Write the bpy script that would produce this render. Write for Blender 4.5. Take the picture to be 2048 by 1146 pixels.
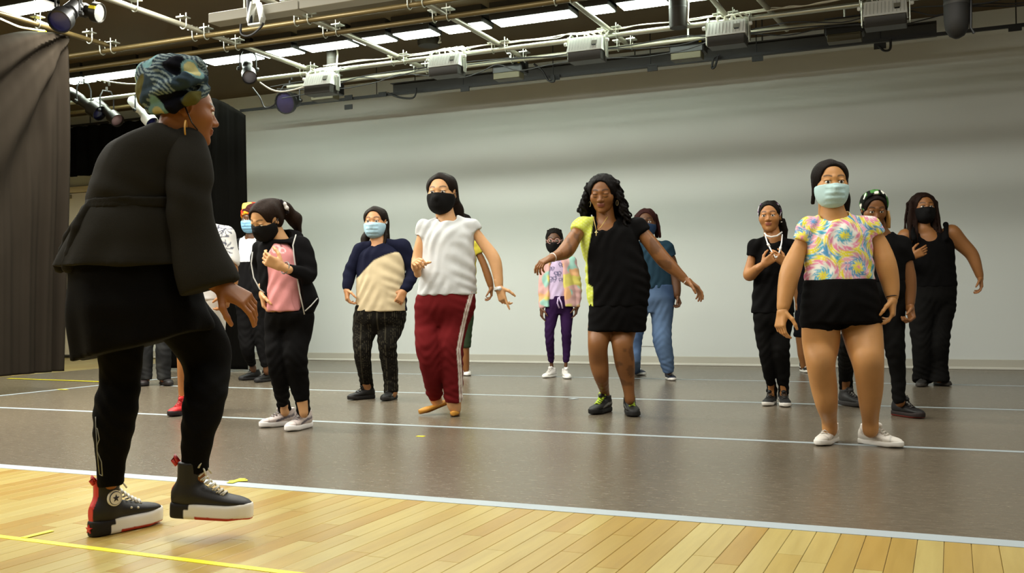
import bpy, math, random
import numpy as np
from mathutils import Vector, Matrix, Euler

for o in list(bpy.data.objects): bpy.data.objects.remove(o)
scene = bpy.context.scene
COL = scene.collection
PI = math.pi

# ------------------------------------------------------------------ camera
FPX, CX, CY = 2003.0, 1024.0, 573.0
CAMH = 0.77
YAW, PITCH, ROLL = math.radians(23.75), math.radians(0.85), math.radians(-0.745)
cam_data = bpy.data.cameras.new('camera'); cam = bpy.data.objects.new('camera', cam_data)
COL.objects.link(cam); scene.camera = cam
cam_data.sensor_fit = 'HORIZONTAL'; cam_data.sensor_width = 36.0
cam_data.lens = 36.0 * FPX / 2048.0
cam_data.clip_start = 0.05; cam_data.clip_end = 200
CAMR = (Matrix.Rotation(YAW, 3, 'Z') @ Matrix.Rotation(math.radians(90) + PITCH, 3, 'X') @ Matrix.Rotation(ROLL, 3, 'Z'))
cam.matrix_world = Matrix.Translation((0, 0, CAMH)) @ CAMR.to_4x4()
CR = np.array([list(r) for r in CAMR])
CP = np.array([0, 0, CAMH])

# ------------------------------------------------------------------ world, exposure
w = bpy.data.worlds.new('world'); scene.world = w; w.use_nodes = True
w.node_tree.nodes['Background'].inputs[0].default_value = (0.9, 0.85, 0.75, 1)
w.node_tree.nodes['Background'].inputs[1].default_value = 0.05
vs = scene.view_settings
vs.view_transform = 'Standard'; vs.look = 'None'; vs.gamma = 1.0; vs.use_curve_mapping = False
vs.exposure = 0.42

# ceiling lamps of the rows that hang over the room (the far row is built as fittings below)
LAMP_COL = (1.0, 0.985, 0.90)
def area_lamp(name, loc, sx, sy, power):
    l = bpy.data.lights.new(name, 'AREA'); l.shape = 'RECTANGLE'; l.size = sx; l.size_y = sy
    l.energy = power; l.color = LAMP_COL
    o = bpy.data.objects.new(name, l); COL.objects.link(o); o.location = loc
    return o
for yy, pw in ((6.67, 72), (4.27, 78), (1.87, 44), (-0.53, 26)):
    for xx, f in ((-9.4, 0.6), (-6.3, 1.9), (-3.4, 0.85), (-0.4, 0.5), (2.8, 0.2)):
        area_lamp('ceiling_lamp', (xx, yy, 3.6), 2.4, 0.3, pw * f)

# ------------------------------------------------------------------ pixel <-> world
def ray(px, py):
    d = np.array([(px - CX) / FPX, -(py - CY) / FPX, -1.0])
    return CR @ d
def WD(px, py, d):            # point at camera depth d
    return CP + ray(px, py) * d
def WF(px, py, z=0.0):        # point on the horizontal plane z
    r = ray(px, py); return CP + r * ((z - CAMH) / r[2])
def WY(px, py, Y):            # point on the plane parallel to the back wall
    r = ray(px, py); return CP + r * (Y / r[1])
def WX(px, py, X):
    r = ray(px, py); return CP + r * (X / r[0])
def depth_of(P): return float(-(np.asarray(P) - CP) @ CR[:, 2])
def PX(P):
    q = CR.T @ (np.asarray(P) - CP); return (CX + FPX * q[0] / -q[2], CY - FPX * q[1] / -q[2])

# ------------------------------------------------------------------ materials
def lin(c):
    c = np.asarray(c, float)
    if c.max() > 1.001: c = c / 255.0
    return np.where(c <= 0.04045, c / 12.92, ((c + 0.055) / 1.055) ** 2.4)
def rgba(c): return tuple(float(v) for v in lin(c)) + (1.0,)
MATS = {}
class NT:
    def __init__(self, name):
        self.m = bpy.data.materials.new(name); self.m.use_nodes = True
        self.t = self.m.node_tree; self.b = self.t.nodes['Principled BSDF']
    def n(self, typ, **kw):
        nd = self.t.nodes.new(typ)
        for k, v in kw.items():
            if k in nd.inputs: nd.inputs[k].default_value = v
            else: setattr(nd, k, v)
        return nd
    def l(self, a, b): self.t.links.new(a, b)
def mat(name, col, rough=0.6, metal=0.0, spec=0.5, var=0.0, vscale=6.0, bump=0.0, bscale=200.0, emit=None, stretch=None, sheen=0.0, sub=0.0):
    if name in MATS: return MATS[name]
    k = NT(name); b = k.b
    b.inputs['Base Color'].default_value = rgba(col); b.inputs['Roughness'].default_value = rough
    b.inputs['Metallic'].default_value = metal; b.inputs['Specular IOR Level'].default_value = spec
    if sheen: b.inputs['Sheen Weight'].default_value = sheen
    if sub:
        b.inputs['Subsurface Weight'].default_value = sub; b.inputs['Subsurface Radius'].default_value = (0.02, 0.008, 0.004)
        b.inputs['Subsurface Scale'].default_value = 0.3
    tc = k.n('ShaderNodeTexCoord')
    src = tc.outputs['Object']
    if stretch:
        mp = k.n('ShaderNodeMapping'); mp.inputs['Scale'].default_value = stretch; k.l(src, mp.inputs[0]); src = mp.outputs[0]
    if var:
        nz = k.n('ShaderNodeTexNoise', Scale=vscale, Detail=4.0); k.l(src, nz.inputs['Vector'])
        mx = k.n('ShaderNodeMix'); mx.data_type = 'RGBA'
        c = lin(col)
        mx.inputs['A'].default_value = tuple(np.clip(c * (1 - var), 0, 1)) + (1,); mx.inputs['B'].default_value = tuple(np.clip(c * (1 + var), 0, 1)) + (1,)
        k.l(nz.outputs[0], mx.inputs[0]); k.l(mx.outputs['Result'], b.inputs['Base Color'])
    if bump:
        nz = k.n('ShaderNodeTexNoise', Scale=bscale, Detail=3.0); k.l(src, nz.inputs['Vector'])
        bp = k.n('ShaderNodeBump', Strength=bump, Distance=0.004); k.l(nz.outputs[0], bp.inputs['Height']); k.l(bp.outputs[0], b.inputs['Normal'])
    if emit:
        b.inputs['Emission Color'].default_value = tuple(lin(emit[0])) + (1,); b.inputs['Emission Strength'].default_value = emit[1]
    MATS[name] = k.m
    return k.m
def vmat(name, rough=0.6, spec=0.5, bump=0.0, bscale=200.0, sheen=0.0, sub=0.0, var=0.0, vscale=40, stretch=None):
    """colour from the mesh's colour attribute"""
    if name in MATS: return MATS[name]
    m = mat(name, (200, 200, 200), rough, 0, spec, 0, 6, bump, bscale, None, stretch, sheen, sub)
    t = m.node_tree; b = t.nodes['Principled BSDF']
    a = t.nodes.new('ShaderNodeAttribute'); a.attribute_name = 'Col'
    out = a.outputs['Color']
    if var:
        nz = t.nodes.new('ShaderNodeTexNoise'); nz.inputs['Scale'].default_value = vscale; nz.inputs['Detail'].default_value = 3
        tc = t.nodes.new('ShaderNodeTexCoord'); t.links.new(tc.outputs['Object'], nz.inputs['Vector'])
        mr = t.nodes.new('ShaderNodeMapRange'); mr.inputs['To Min'].default_value = 1 - var; mr.inputs['To Max'].default_value = 1 + var
        t.links.new(nz.outputs[0], mr.inputs[0])
        mm = t.nodes.new('ShaderNodeVectorMath'); mm.operation = 'SCALE'
        t.links.new(out, mm.inputs[0]); t.links.new(mr.outputs[0], mm.inputs['Scale']); out = mm.outputs[0]
    t.links.new(out, b.inputs['Base Color'])
    return m

# ------------------------------------------------------------------ objects
def link(o, parent=None):
    COL.objects.link(o)
    if parent is not None: o.parent = parent
    return o
def tag(o, label=None, cat=None, group=None, kind=None):
    if label: o['label'] = label
    if cat: o['category'] = cat
    if group: o['group'] = group
    if kind: o['kind'] = kind
    return o
def empty(name, loc=(0, 0, 0), rz=0.0, **kw):
    o = bpy.data.objects.new(name, None); link(o); o.location = tuple(loc); o.rotation_euler = (0, 0, rz)
    o.empty_display_size = 0.1
    return tag(o, **kw)
def npmesh(name, V, F, cols=None, smooth=True):
    me = bpy.data.meshes.new(name)
    V = np.asarray(V, np.float32); F = np.asarray(F, np.int32)
    n = F.shape[1] if len(F) else 4
    me.vertices.add(len(V)); me.vertices.foreach_set('co', V.ravel())
    me.loops.add(F.size); me.loops.foreach_set('vertex_index', F.ravel())
    me.polygons.add(len(F)); me.polygons.foreach_set('loop_start', np.arange(0, F.size, n, dtype=np.int32))
    me.polygons.foreach_set('use_smooth', np.full(len(F), smooth))
    if cols is not None:
        at = me.color_attributes.new('Col', 'FLOAT_COLOR', 'POINT')
        c = np.ones((len(V), 4), np.float32); c[:, :3] = cols
        at.data.foreach_set('color', c.ravel())
    me.update(calc_edges=True)
    return me
def mobj(name, me, m=None, parent=None):
    o = bpy.data.objects.new(name, me); link(o, parent)
    if m is not None: me.materials.append(m)
    return o

class MB:
    """collects simple shapes into one mesh"""
    def __init__(s): s.v = []; s.f = []
    def add(s, vs_, fs):
        o = len(s.v); s.v += [tuple(map(float, v)) for v in vs_]; s.f += [tuple(i + o for i in f) for f in fs]; return s
    def box(s, c, h, R=None, bev=0.0):
        c = np.asarray(c, float); h = np.asarray(h, float)
        if bev <= 0:
            P = np.array([[x, y, z] for x in (-1, 1) for y in (-1, 1) for z in (-1, 1)], float) * h
            F = [(0, 1, 3, 2), (4, 6, 7, 5), (0, 4, 5, 1), (2, 3, 7, 6), (0, 2, 6, 4), (1, 5, 7, 3)]
        else:
            P = []; idx = {}
            for x in (-1, 1):
                for y in (-1, 1):
                    for z in (-1, 1):
                        for ax in range(3):
                            q = np.array([x, y, z], float) * (h - bev); q[ax] += bev * (x, y, z)[ax]
                            idx[(x, y, z, ax)] = len(P); P.append(q)
            P = np.array(P); F = []
            for ax in range(3):
                a2, a3 = (ax + 1) % 3, (ax + 2) % 3
                for sg in (-1, 1):
                    q = []
                    for (u, v_) in ((-1, -1), (1, -1), (1, 1), (-1, 1)):
                        k = [0, 0, 0]; k[ax] = sg; k[a2] = u; k[a3] = v_; q.append(idx[(k[0], k[1], k[2], ax)])
                    F.append(tuple(q if sg > 0 else q[::-1]))
                for u in (-1, 1):
                    for v_ in (-1, 1):
                        k0 = [0, 0, 0]; k0[a2] = u; k0[a3] = v_
                        ka = list(k0); ka[ax] = -1; kb = list(k0); kb[ax] = 1
                        F.append((idx[tuple(ka) + (a2,)], idx[tuple(kb) + (a2,)], idx[tuple(kb) + (a3,)], idx[tuple(ka) + (a3,)]))
            for x in (-1, 1):
                for y in (-1, 1):
                    for z in (-1, 1): F.append((idx[(x, y, z, 0)], idx[(x, y, z, 1)], idx[(x, y, z, 2)]))
        if R is not None: P = P @ np.asarray(R, float).T
        return s.add(P + c, F)
    def tube(s, pts, r, n=10, closed=False):
        pts = [np.asarray(p, float) for p in pts]; m = len(pts)
        rr = r if hasattr(r, '__len__') else [r] * m
        V = []; F = []; prev = None
        for i, p in enumerate(pts):
            if closed: t = pts[(i + 1) % m] - pts[i - 1]
            else: t = pts[min(i + 1, m - 1)] - pts[max(i - 1, 0)]
            t = t / (np.linalg.norm(t) + 1e-9)
            if prev is None:
                a = np.array([0, 0, 1.0]) if abs(t[2]) < .9 else np.array([1.0, 0, 0])
            else: a = prev
            u = a - t * (a @ t); u /= np.linalg.norm(u) + 1e-9; prev = u; w_ = np.cross(t, u)
            for j in range(n):
                an = 2 * PI * j / n; V.append(p + rr[i] * (math.cos(an) * u + math.sin(an) * w_))
        for i in range(m if closed else m - 1):
            k = (i + 1) % m
            for j in range(n):
                q = (j + 1) % n; F.append((i * n + j, i * n + q, k * n + q, k * n + j))
        if not closed:
            F.append(tuple(range(n))[::-1]); F.append(tuple((m - 1) * n + j for j in range(n)))
        return s.add(V, F)
    def lathe(s, prof, n=20, M=None):
        """prof: (r, z) pairs, M: 4x4"""
        V = []; F = []
        for r, z in prof:
            for j in range(n):
                a = 2 * PI * j / n; V.append((r * math.cos(a), r * math.sin(a), z))
        for i in range(len(prof) - 1):
            for j in range(n):
                q = (j + 1) % n; F.append((i * n + j, i * n + q, (i + 1) * n + q, (i + 1) * n + j))
        F.append(tuple(range(n))[::-1]); F.append(tuple((len(prof) - 1) * n + j for j in range(n)))
        if M is not None: V = [tuple(M @ Vector(v)) for v in V]
        return s.add(V, F)
    def build(s, name, m, parent=None, smooth=False, me_only=False):
        me = bpy.data.meshes.new(name); me.from_pydata(s.v, [], s.f); me.update()
        if smooth:
            me.polygons.foreach_set('use_smooth', [True] * len(me.polygons))
            try: me.set_sharp_from_angle(angle=math.radians(40))
            except Exception: pass
        if me_only:
            me.materials.append(m); return me
        return mobj(name, me, m, parent)

# ------------------------------------------------------------------ distance fields -> meshes
class Field:
    def __init__(s, lo, hi, h):
        s.h = h; s.lo = np.asarray(lo, float); n = np.ceil((np.asarray(hi) - s.lo) / h).astype(int) + 1
        s.n = n; s.D = np.full(tuple(n), 1.0, np.float32)
        s.ax = [(s.lo[i] + h * np.arange(n[i])).astype(np.float32) for i in range(3)]
    def sl(s, lo, hi, pad):
        r = []
        for i in range(3):
            a = int(np.floor((lo[i] - pad - s.lo[i]) / s.h)); b = int(np.ceil((hi[i] + pad - s.lo[i]) / s.h)) + 1
            a = max(a, 0); b = min(b, s.n[i])
            if b - a < 1: return None
            r.append(slice(a, b))
        return tuple(r)
    def grid(s, sl):
        return (s.ax[0][sl[0]][:, None, None], s.ax[1][sl[1]][None, :, None], s.ax[2][sl[2]][None, None, :])
    def put(s, sl, d, k, op):
        A = s.D[sl]
        if op == 'u':
            if k > 0:
                hh = np.maximum(k - np.abs(A - d), 0) / k; A = np.minimum(A, d) - hh * hh * k * .25
            else: A = np.minimum(A, d)
        elif op == 's':
            d = -d
            if k > 0:
                hh = np.maximum(k - np.abs(A - d), 0) / k; A = np.maximum(A, d) + hh * hh * k * .25
            else: A = np.maximum(A, d)
        s.D[sl] = A
    def cone(s, a, ra, b, rb, k=0.02, op='u', capa=False, capb=False, flat=None):
        a = np.asarray(a, float); b = np.asarray(b, float); r = max(ra, rb)
        sl = s.sl(np.minimum(a, b) - r, np.maximum(a, b) + r, k + 2 * s.h)
        if sl is None: return s
        x, y, z = s.grid(sl); ba = b - a; L2 = float(ba @ ba) + 1e-12
        t0 = ((x - a[0]) * ba[0] + (y - a[1]) * ba[1] + (z - a[2]) * ba[2]) / L2
        t = np.clip(t0, 0, 1)
        d = np.sqrt((x - a[0] - t * ba[0]) ** 2 + (y - a[1] - t * ba[1]) ** 2 + (z - a[2] - t * ba[2]) ** 2) - (ra + (rb - ra) * t)
        L = math.sqrt(L2)
        if capa: d = np.maximum(d, -t0 * L)
        if capb: d = np.maximum(d, (t0 - 1) * L)
        if flat is not None:
            e, nn = flat; d = np.maximum(d, (x - e[0]) * nn[0] + (y - e[1]) * nn[1] + (z - e[2]) * nn[2])
        s.put(sl, d, k, op); return s
    def chain(s, pts, rs, k=0.02, op='u', **kw):
        for i in range(len(pts) - 1):
            s.cone(pts[i], rs[i], pts[i + 1], rs[i + 1], k, op, capa=kw.get('capa', False) and i == 0, capb=kw.get('capb', False) and i == len(pts) - 2)
        return s
    def ell(s, c, r, k=0.02, op='u', R=None):
        c = np.asarray(c, float); r = np.asarray(r, float); m = r.max() if R is not None else r
        sl = s.sl(c - m, c + m, k + 2 * s.h)
        if sl is None: return s
        x, y, z = s.grid(sl); x = x - c[0]; y = y - c[1]; z = z - c[2]
        if R is not None:
            R = np.asarray(R, float)
            x, y, z = (R[0, 0] * x + R[1, 0] * y + R[2, 0] * z, R[0, 1] * x + R[1, 1] * y + R[2, 1] * z, R[0, 2] * x + R[1, 2] * y + R[2, 2] * z)
        k0 = np.sqrt((x / r[0]) ** 2 + (y / r[1]) ** 2 + (z / r[2]) ** 2); k1 = np.sqrt((x / r[0] ** 2) ** 2 + (y / r[1] ** 2) ** 2 + (z / r[2] ** 2) ** 2)
        d = k0 * (k0 - 1) / (k1 + 1e-6)
        s.put(sl, d, k, op); return s
    def loft(s, secs, k=0.02, op='u', axis=2, smooth=0.02, p=2.0, capr=0.0, wave=None):
        """secs: (t, c1, c2, a, b) along axis; c1/c2/a/b on the two other axes in order.  wave: (amp(t 0..1), n, phase) folds"""
        S = sorted(secs); S = np.array(S, float); t = s.ax[axis]
        fine = np.linspace(S[0, 0], S[-1, 0], 160); cols = []
        for j in range(1, 5):
            v = np.interp(fine, S[:, 0], S[:, j])
            wdt = max(int(smooth / (fine[1] - fine[0] + 1e-9)), 0)
            if wdt > 0:
                kk = np.ones(2 * wdt + 1) / (2 * wdt + 1); v = np.convolve(np.pad(v, wdt, mode='edge'), kk, 'valid')
            cols.append(v)
        c1, c2, A, B = [np.interp(t, fine, v) for v in cols]
        o = [i for i in range(3) if i != axis]
        lo = np.zeros(3); hi = np.zeros(3)
        lo[axis] = S[0, 0]; hi[axis] = S[-1, 0]
        am = 1.3 if wave else 1.0
        lo[o[0]] = (S[:, 1] - am * S[:, 3]).min(); hi[o[0]] = (S[:, 1] + am * S[:, 3]).max(); lo[o[1]] = (S[:, 2] - am * S[:, 4]).min(); hi[o[1]] = (S[:, 2] + am * S[:, 4]).max()
        sl = s.sl(lo, hi, k + 2 * s.h)
        if sl is None: return s
        g = s.grid(sl)
        def sh(v):
            v = v[sl[axis]].astype(np.float32); shp = [1, 1, 1]; shp[axis] = -1; return v.reshape(shp)
        u = (g[o[0]] - sh(c1)); v = (g[o[1]] - sh(c2)); a = sh(A); b = sh(B)
        if p == 2.0: q = np.sqrt((u / a) ** 2 + (v / b) ** 2)
        else: q = (np.abs(u / a) ** p + np.abs(v / b) ** p) ** (1 / p)
        if wave:
            amp, nn, ph = wave
            an = np.arctan2(v / b, u / a); tt = (sh(t) - S[0, 0]) / (S[-1, 0] - S[0, 0])
            q = q - amp * np.clip(1 - tt, 0, 1) * np.sin(nn * an + ph)
        d = (q - 1) * np.minimum(a, b)
        e = np.maximum(S[0, 0] - g[axis], g[axis] - S[-1, 0])
        if capr > 0:
            dd = d + capr; ee = e + capr
            d = np.minimum(np.maximum(dd, ee), 0) + np.sqrt(np.maximum(dd, 0) ** 2 + np.maximum(ee, 0) ** 2) - capr
        else: d = np.maximum(d, e)
        s.put(sl, d.astype(np.float32), k, op); return s
    def half(s, p, nrm, k=0.0, region=None):
        """keep the side where (x-p).n < 0"""
        nrm = np.asarray(nrm, float); nrm = nrm / np.linalg.norm(nrm)
        sl = (slice(None),) * 3 if region is None else s.sl(region[0], region[1], 0)
        if sl is None: return s
        x, y, z = s.grid(sl)
        d = (x - p[0]) * nrm[0] + (y - p[1]) * nrm[1] + (z - p[2]) * nrm[2]
        s.D[sl] = np.maximum(s.D[sl], d); return s
    def mesh(s):
        D = s.D; h = s.h
        D[0] = np.maximum(D[0], h * .5); D[-1] = np.maximum(D[-1], h * .5); D[:, 0] = np.maximum(D[:, 0], h * .5); D[:, -1] = np.maximum(D[:, -1], h * .5)
        D[:, :, 0] = np.maximum(D[:, :, 0], h * .5); D[:, :, -1] = np.maximum(D[:, :, -1], h * .5)
        N = D < 0
        c = N[:-1, :-1, :-1].astype(np.int8)
        for (i, j, k) in ((1, 0, 0), (0, 1, 0), (1, 1, 0), (0, 0, 1), (1, 0, 1), (0, 1, 1), (1, 1, 1)):
            c += N[i:N.shape[0] - 1 + i, j:N.shape[1] - 1 + j, k:N.shape[2] - 1 + k]
        act = np.argwhere((c > 0) & (c < 8))
        if len(act) == 0: return np.zeros((0, 3)), np.zeros((0, 4), int), np.zeros((0, 3))
        idx = np.full(c.shape, -1, np.int32); idx[act[:, 0], act[:, 1], act[:, 2]] = np.arange(len(act))
        corner = np.array([(i, j, k) for i in (0, 1) for j in (0, 1) for k in (0, 1)])
        vals = np.stack([D[act[:, 0] + q[0], act[:, 1] + q[1], act[:, 2] + q[2]] for q in corner], 1)
        P = np.zeros((len(act), 3)); cnt = np.zeros(len(act))
        ed = [(a, b) for a in range(8) for b in range(a + 1, 8) if np.abs(corner[a] - corner[b]).sum() == 1]
        for a, b in ed:
            va, vb = vals[:, a], vals[:, b]; m = (va < 0) != (vb < 0)
            t = va[m] / (va[m] - vb[m]); P[m] += corner[a] + t[:, None] * (corner[b] - corner[a]); cnt[m] += 1
        P /= cnt[:, None]
        V = s.lo + h * (act + P)
        Fs = []
        for ax in range(3):
            o1, o2 = (ax + 1) % 3, (ax + 2) % 3
            sa = [slice(None)] * 3; sb = [slice(None)] * 3; sa[ax] = slice(0, -1); sb[ax] = slice(1, None)
            A, B = N[tuple(sa)], N[tuple(sb)]
            E = np.argwhere(A != B)
            E = E[(E[:, o1] > 0) & (E[:, o2] > 0) & (E[:, o1] < N.shape[o1] - 1) & (E[:, o2] < N.shape[o2] - 1)]
            if len(E) == 0: continue
            e1 = np.zeros(3, int); e1[o1] = 1; e2 = np.zeros(3, int); e2[o2] = 1
            def I(q): return idx[q[:, 0], q[:, 1], q[:, 2]]
            q = np.stack([I(E - e1 - e2), I(E - e2), I(E), I(E - e1)], 1)
            fl = A[E[:, 0], E[:, 1], E[:, 2]]
            q[~fl] = q[~fl][:, ::-1]; Fs.append(q)
        F = np.concatenate(Fs); F = F[(F >= 0).all(1)]
        # normals from faces
        nn = np.cross(V[F[:, 2]] - V[F[:, 0]], V[F[:, 3]] - V[F[:, 1]]); Nn = np.zeros_like(V)
        for j in range(4): np.add.at(Nn, F[:, j], nn)
        Nn /= np.linalg.norm(Nn, axis=1)[:, None] + 1e-12
        return V, F, Nn
def relax(V, F, it=1, w_=0.5):
    for _ in range(it):
        S = np.zeros_like(V); c = np.zeros(len(V))
        for a, b in ((0, 1), (1, 2), (2, 3), (3, 0)):
            np.add.at(S, F[:, a], V[F[:, b]]); np.add.at(c, F[:, a], 1)
            np.add.at(S, F[:, b], V[F[:, a]]); np.add.at(c, F[:, b], 1)
        V = V * (1 - w_) + w_ * S / np.maximum(c, 1)[:, None]
    return V
_rs = np.random.RandomState(5)
_ND = _rs.normal(size=(40, 3)); _ND /= np.linalg.norm(_ND, axis=1)[:, None]; _NP = _rs.uniform(0, 6.28, 40)
def wnoise(P, scale, n=10, off=0):
    """smooth wave noise in about -1..1"""
    r = np.zeros(len(P))
    for i in range(n):
        j = (i + off * 7) % 40
        r += np.sin((P @ _ND[j]) * scale * (0.6 + 0.11 * i) + _NP[j] + 1.3 * np.sin((P @ _ND[(j + 11) % 40]) * scale * 0.5 + _NP[(j + 5) % 40]))
    return r / math.sqrt(n) / 0.9
# ================================================================== THE ROOM
random.seed(7)
YW = 11.46           # back wall
XL, XR, YR, ZC = -13.4, 5.2, -3.2, 3.72
M_WALL = mat('wall_paint', (214, 217, 212), 0.75, var=0.02, vscale=1.5, bump=0.05, bscale=300)
M_CREAM = mat('cream_wall_paint', (205, 190, 150), 0.7, var=0.03, vscale=2)
M_DARKWALL = mat('dark_rear_wall', (110, 100, 86), 0.8, var=0.05)
M_CEIL = mat('ceiling_black_brown', (84, 68, 40), 0.85, var=0.2, vscale=1.2)
M_BLACK = mat('black_metal', (14, 13, 12), 0.5)
M_STEEL = mat('galvanised_pipe', (188, 190, 176), 0.32, metal=0.85, var=0.12, vscale=9)
M_PIPE = mat('grey_painted_pipe', (150, 146, 128), 0.42, metal=0.45, var=0.1, vscale=5)
M_OLDPIPE = mat('brown_black_pipe', (92, 78, 46), 0.4, metal=0.5, var=0.15, vscale=5)
M_SILVER = mat('brushed_aluminium', (226, 228, 222), 0.45, metal=0.2)
M_DSTEEL = mat('dark_steel_channel', (56, 54, 50), 0.5, metal=0.3, var=0.1)
M_WHITECABLE = mat('white_cable', (205, 200, 185), 0.5)
M_BLACKCABLE = mat('black_cable', (16, 15, 14), 0.5)
M_YELLOW = mat('yellow_tape', (238, 226, 30), 0.45, bump=0.1)
M_WTAPE = mat('pale_blue_white_tape', (166, 176, 180), 0.45, var=0.05, vscale=3)

def velvet(name, col):
    return mat(name, col, 0.95, spec=0.03, var=0.15, vscale=3, bump=0.15, bscale=250)
M_DRAPE = velvet('charcoal_drape_cloth', (38, 33, 27))
M_DRAPE2 = velvet('black_drape_cloth', (10, 9, 7))

# ---- floor base with strip wood
def wood_mat(name, per_object):
    k = NT(name); b = k.b
    tc = k.n('ShaderNodeTexCoord'); src = tc.outputs['Object']
    geo = k.n('ShaderNodeNewGeometry')
    mp = k.n('ShaderNodeMapping'); mp.inputs['Scale'].default_value = (9, 0.7, 1); k.l(geo.outputs['Position'], mp.inputs[0])
    gr = k.n('ShaderNodeTexNoise', Scale=3.0, Detail=6.0, Roughness=0.6); k.l(mp.outputs[0], gr.inputs['Vector'])
    if per_object:
        oi = k.n('ShaderNodeObjectInfo'); rnd = oi.outputs['Random']
    else:
        br = k.n('ShaderNodeTexBrick'); br.inputs['Scale'].default_value = 1.0
        rot = k.n('ShaderNodeMapping'); rot.inputs['Rotation'].default_value = (0, 0, PI / 2); k.l(geo.outputs['Position'], rot.inputs[0])
        k.l(rot.outputs[0], br.inputs['Vector'])
        br.inputs['Color1'].default_value = (0, 0, 0, 1); br.inputs['Color2'].default_value = (1, 1, 1, 1); br.inputs['Mortar'].default_value = (0.3, 0.3, 0.3, 1)
        br.inputs['Mortar Size'].default_value = 0.0015; br.inputs['Brick Width'].default_value = 0.9; br.inputs['Row Height'].default_value = 0.077
        rnd = br.outputs[0]
    cr = k.n('ShaderNodeValToRGB'); e = cr.color_ramp.elements
    e[0].color = rgba((180, 146, 72)); e[1].color = rgba((198, 180, 112)); e.new(0.55).color = rgba((191, 168, 96)); e.new(0.25).color = rgba((186, 158, 84))
    k.l(rnd, cr.inputs[0])
    mx = k.n('ShaderNodeMix'); mx.data_type = 'RGBA'; mx.blend_type = 'MULTIPLY'; mx.inputs[0].default_value = 0.5
    cr2 = k.n('ShaderNodeValToRGB'); cr2.color_ramp.elements[0].color = (0.72, 0.66, 0.55, 1); cr2.color_ramp.elements[1].color = (1, 1, 1, 1); cr2.color_ramp.elements[0].position = 0.3; cr2.color_ramp.elements[1].position = 0.6
    k.l(gr.outputs[0], cr2.inputs[0]); k.l(cr.outputs[0], mx.inputs['A']); k.l(cr2.outputs[0], mx.inputs['B'])
    k.l(mx.outputs['Result'], b.inputs['Base Color'])
    b.inputs['Roughness'].default_value = 0.28; b.inputs['Coat Weight'].default_value = 0.25; b.inputs['Coat Roughness'].default_value = 0.2
    MATS[name] = k.m; return k.m
M_WOOD = wood_mat('maple_plank', True); M_WOODFAR = wood_mat('maple_strip_floor', False)
def slab(name, x0, x1, y0, y1, z0, z1, m, parent=None, kind='structure', bev=0.0):
    b = MB().box(((x0 + x1) / 2, (y0 + y1) / 2, (z0 + z1) / 2), ((x1 - x0) / 2, (y1 - y0) / 2, (z1 - z0) / 2), bev=bev)
    o = b.build(name, m, parent)
    if kind and parent is None: o['kind'] = kind
    return o
floor = slab('floor', XL, XR, YR, YW + .2, -0.2, -0.012, M_WOODFAR)
floor['label'] = 'pale yellow maple strip floor in front of the grey dance vinyl'
slab('wall_back', XL, XR, YW, YW + .2, -0.012, ZC, M_WALL)
slab('wall_left', XL - .2, XL, YR, YW + .2, -0.012, ZC, M_CREAM)
slab('wall_right', XR, XR + .2, YR, YW + .2, -0.012, ZC, M_WALL)
slab('wall_rear', XL, XR, YR - .2, YR, -0.012, ZC, M_DARKWALL)
slab('ceiling', XL, XR, YR, YW + .2, ZC, ZC + .2, M_CEIL)
# planks close to the camera
unit = MB().box((0, 0.5, -0.006), (0.0378, 0.5, 0.006), bev=0.0012).build('plank', M_WOOD, me_only=True)
SW = 0.077
for i in range(-62, 8):
    x = i * SW
    ylo = 3.114 + (x - 0.166) * (3.114 - 2.071) / (0.166 + 2.549) - 0.15      # bottom edge of the view on the floor
    if x < -2.549: ylo = 2.0 + max(0, (-2.5 - x) * 0.80) - 0.1
    if x > .2: ylo = 3.0
    y = 3.47
    first = random.uniform(0.25, 1.1)
    while y > ylo:
        L = first if first else random.uniform(0.55, 1.25); first = None
        o = bpy.data.objects.new('plank', unit); link(o, floor)
        o.location = (x, y - L, 0.0); o.scale = (1, L - 0.0012, 1)
        y -= L

# ---- grey dance vinyl, one sheet per roll
def vinyl_mat():
    k = NT('grey_dance_vinyl'); b = k.b; geo = k.n('ShaderNodeNewGeometry')
    mp = k.n('ShaderNodeMapping'); mp.inputs['Scale'].default_value = (2.2, 7, 1); k.l(geo.outputs['Position'], mp.inputs[0])
    n1 = k.n('ShaderNodeTexNoise', Scale=7.0, Detail=10.0, Roughness=0.75); k.l(mp.outputs[0], n1.inputs['Vector'])
    n2 = k.n('ShaderNodeTexNoise', Scale=0.7, Detail=3.0); k.l(geo.outputs['Position'], n2.inputs['Vector'])
    cr = k.n('ShaderNodeValToRGB'); e = cr.color_ramp.elements
    e[0].position = 0.3; e[0].color = rgba((98, 88, 73)); e[1].position = 0.75; e[1].color = rgba((130, 118, 100)); k.l(n1.outputs[0], cr.inputs[0])
    mx = k.n('ShaderNodeMix'); mx.data_type = 'RGBA'; mx.blend_type = 'MULTIPLY'; mx.inputs[0].default_value = 0.35
    k.l(cr.outputs[0], mx.inputs['A']); k.l(n2.outputs[0], mx.inputs['B']); k.l(mx.outputs['Result'], b.inputs['Base Color'])
    mr = k.n('ShaderNodeMapRange'); mr.inputs['To Min'].default_value = 0.19; mr.inputs['To Max'].default_value = 0.33; k.l(n1.outputs[0], mr.inputs[0]); k.l(mr.outputs[0], b.inputs['Roughness'])
    bp = k.n('ShaderNodeBump', Strength=0.16, Distance=0.004); k.l(n1.outputs[0], bp.inputs['Height']); k.l(bp.outputs[0], b.inputs['Normal'])
    b.inputs['Specular IOR Level'].default_value = 0.42
    return k.m
M_VINYL = vinyl_mat()
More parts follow.
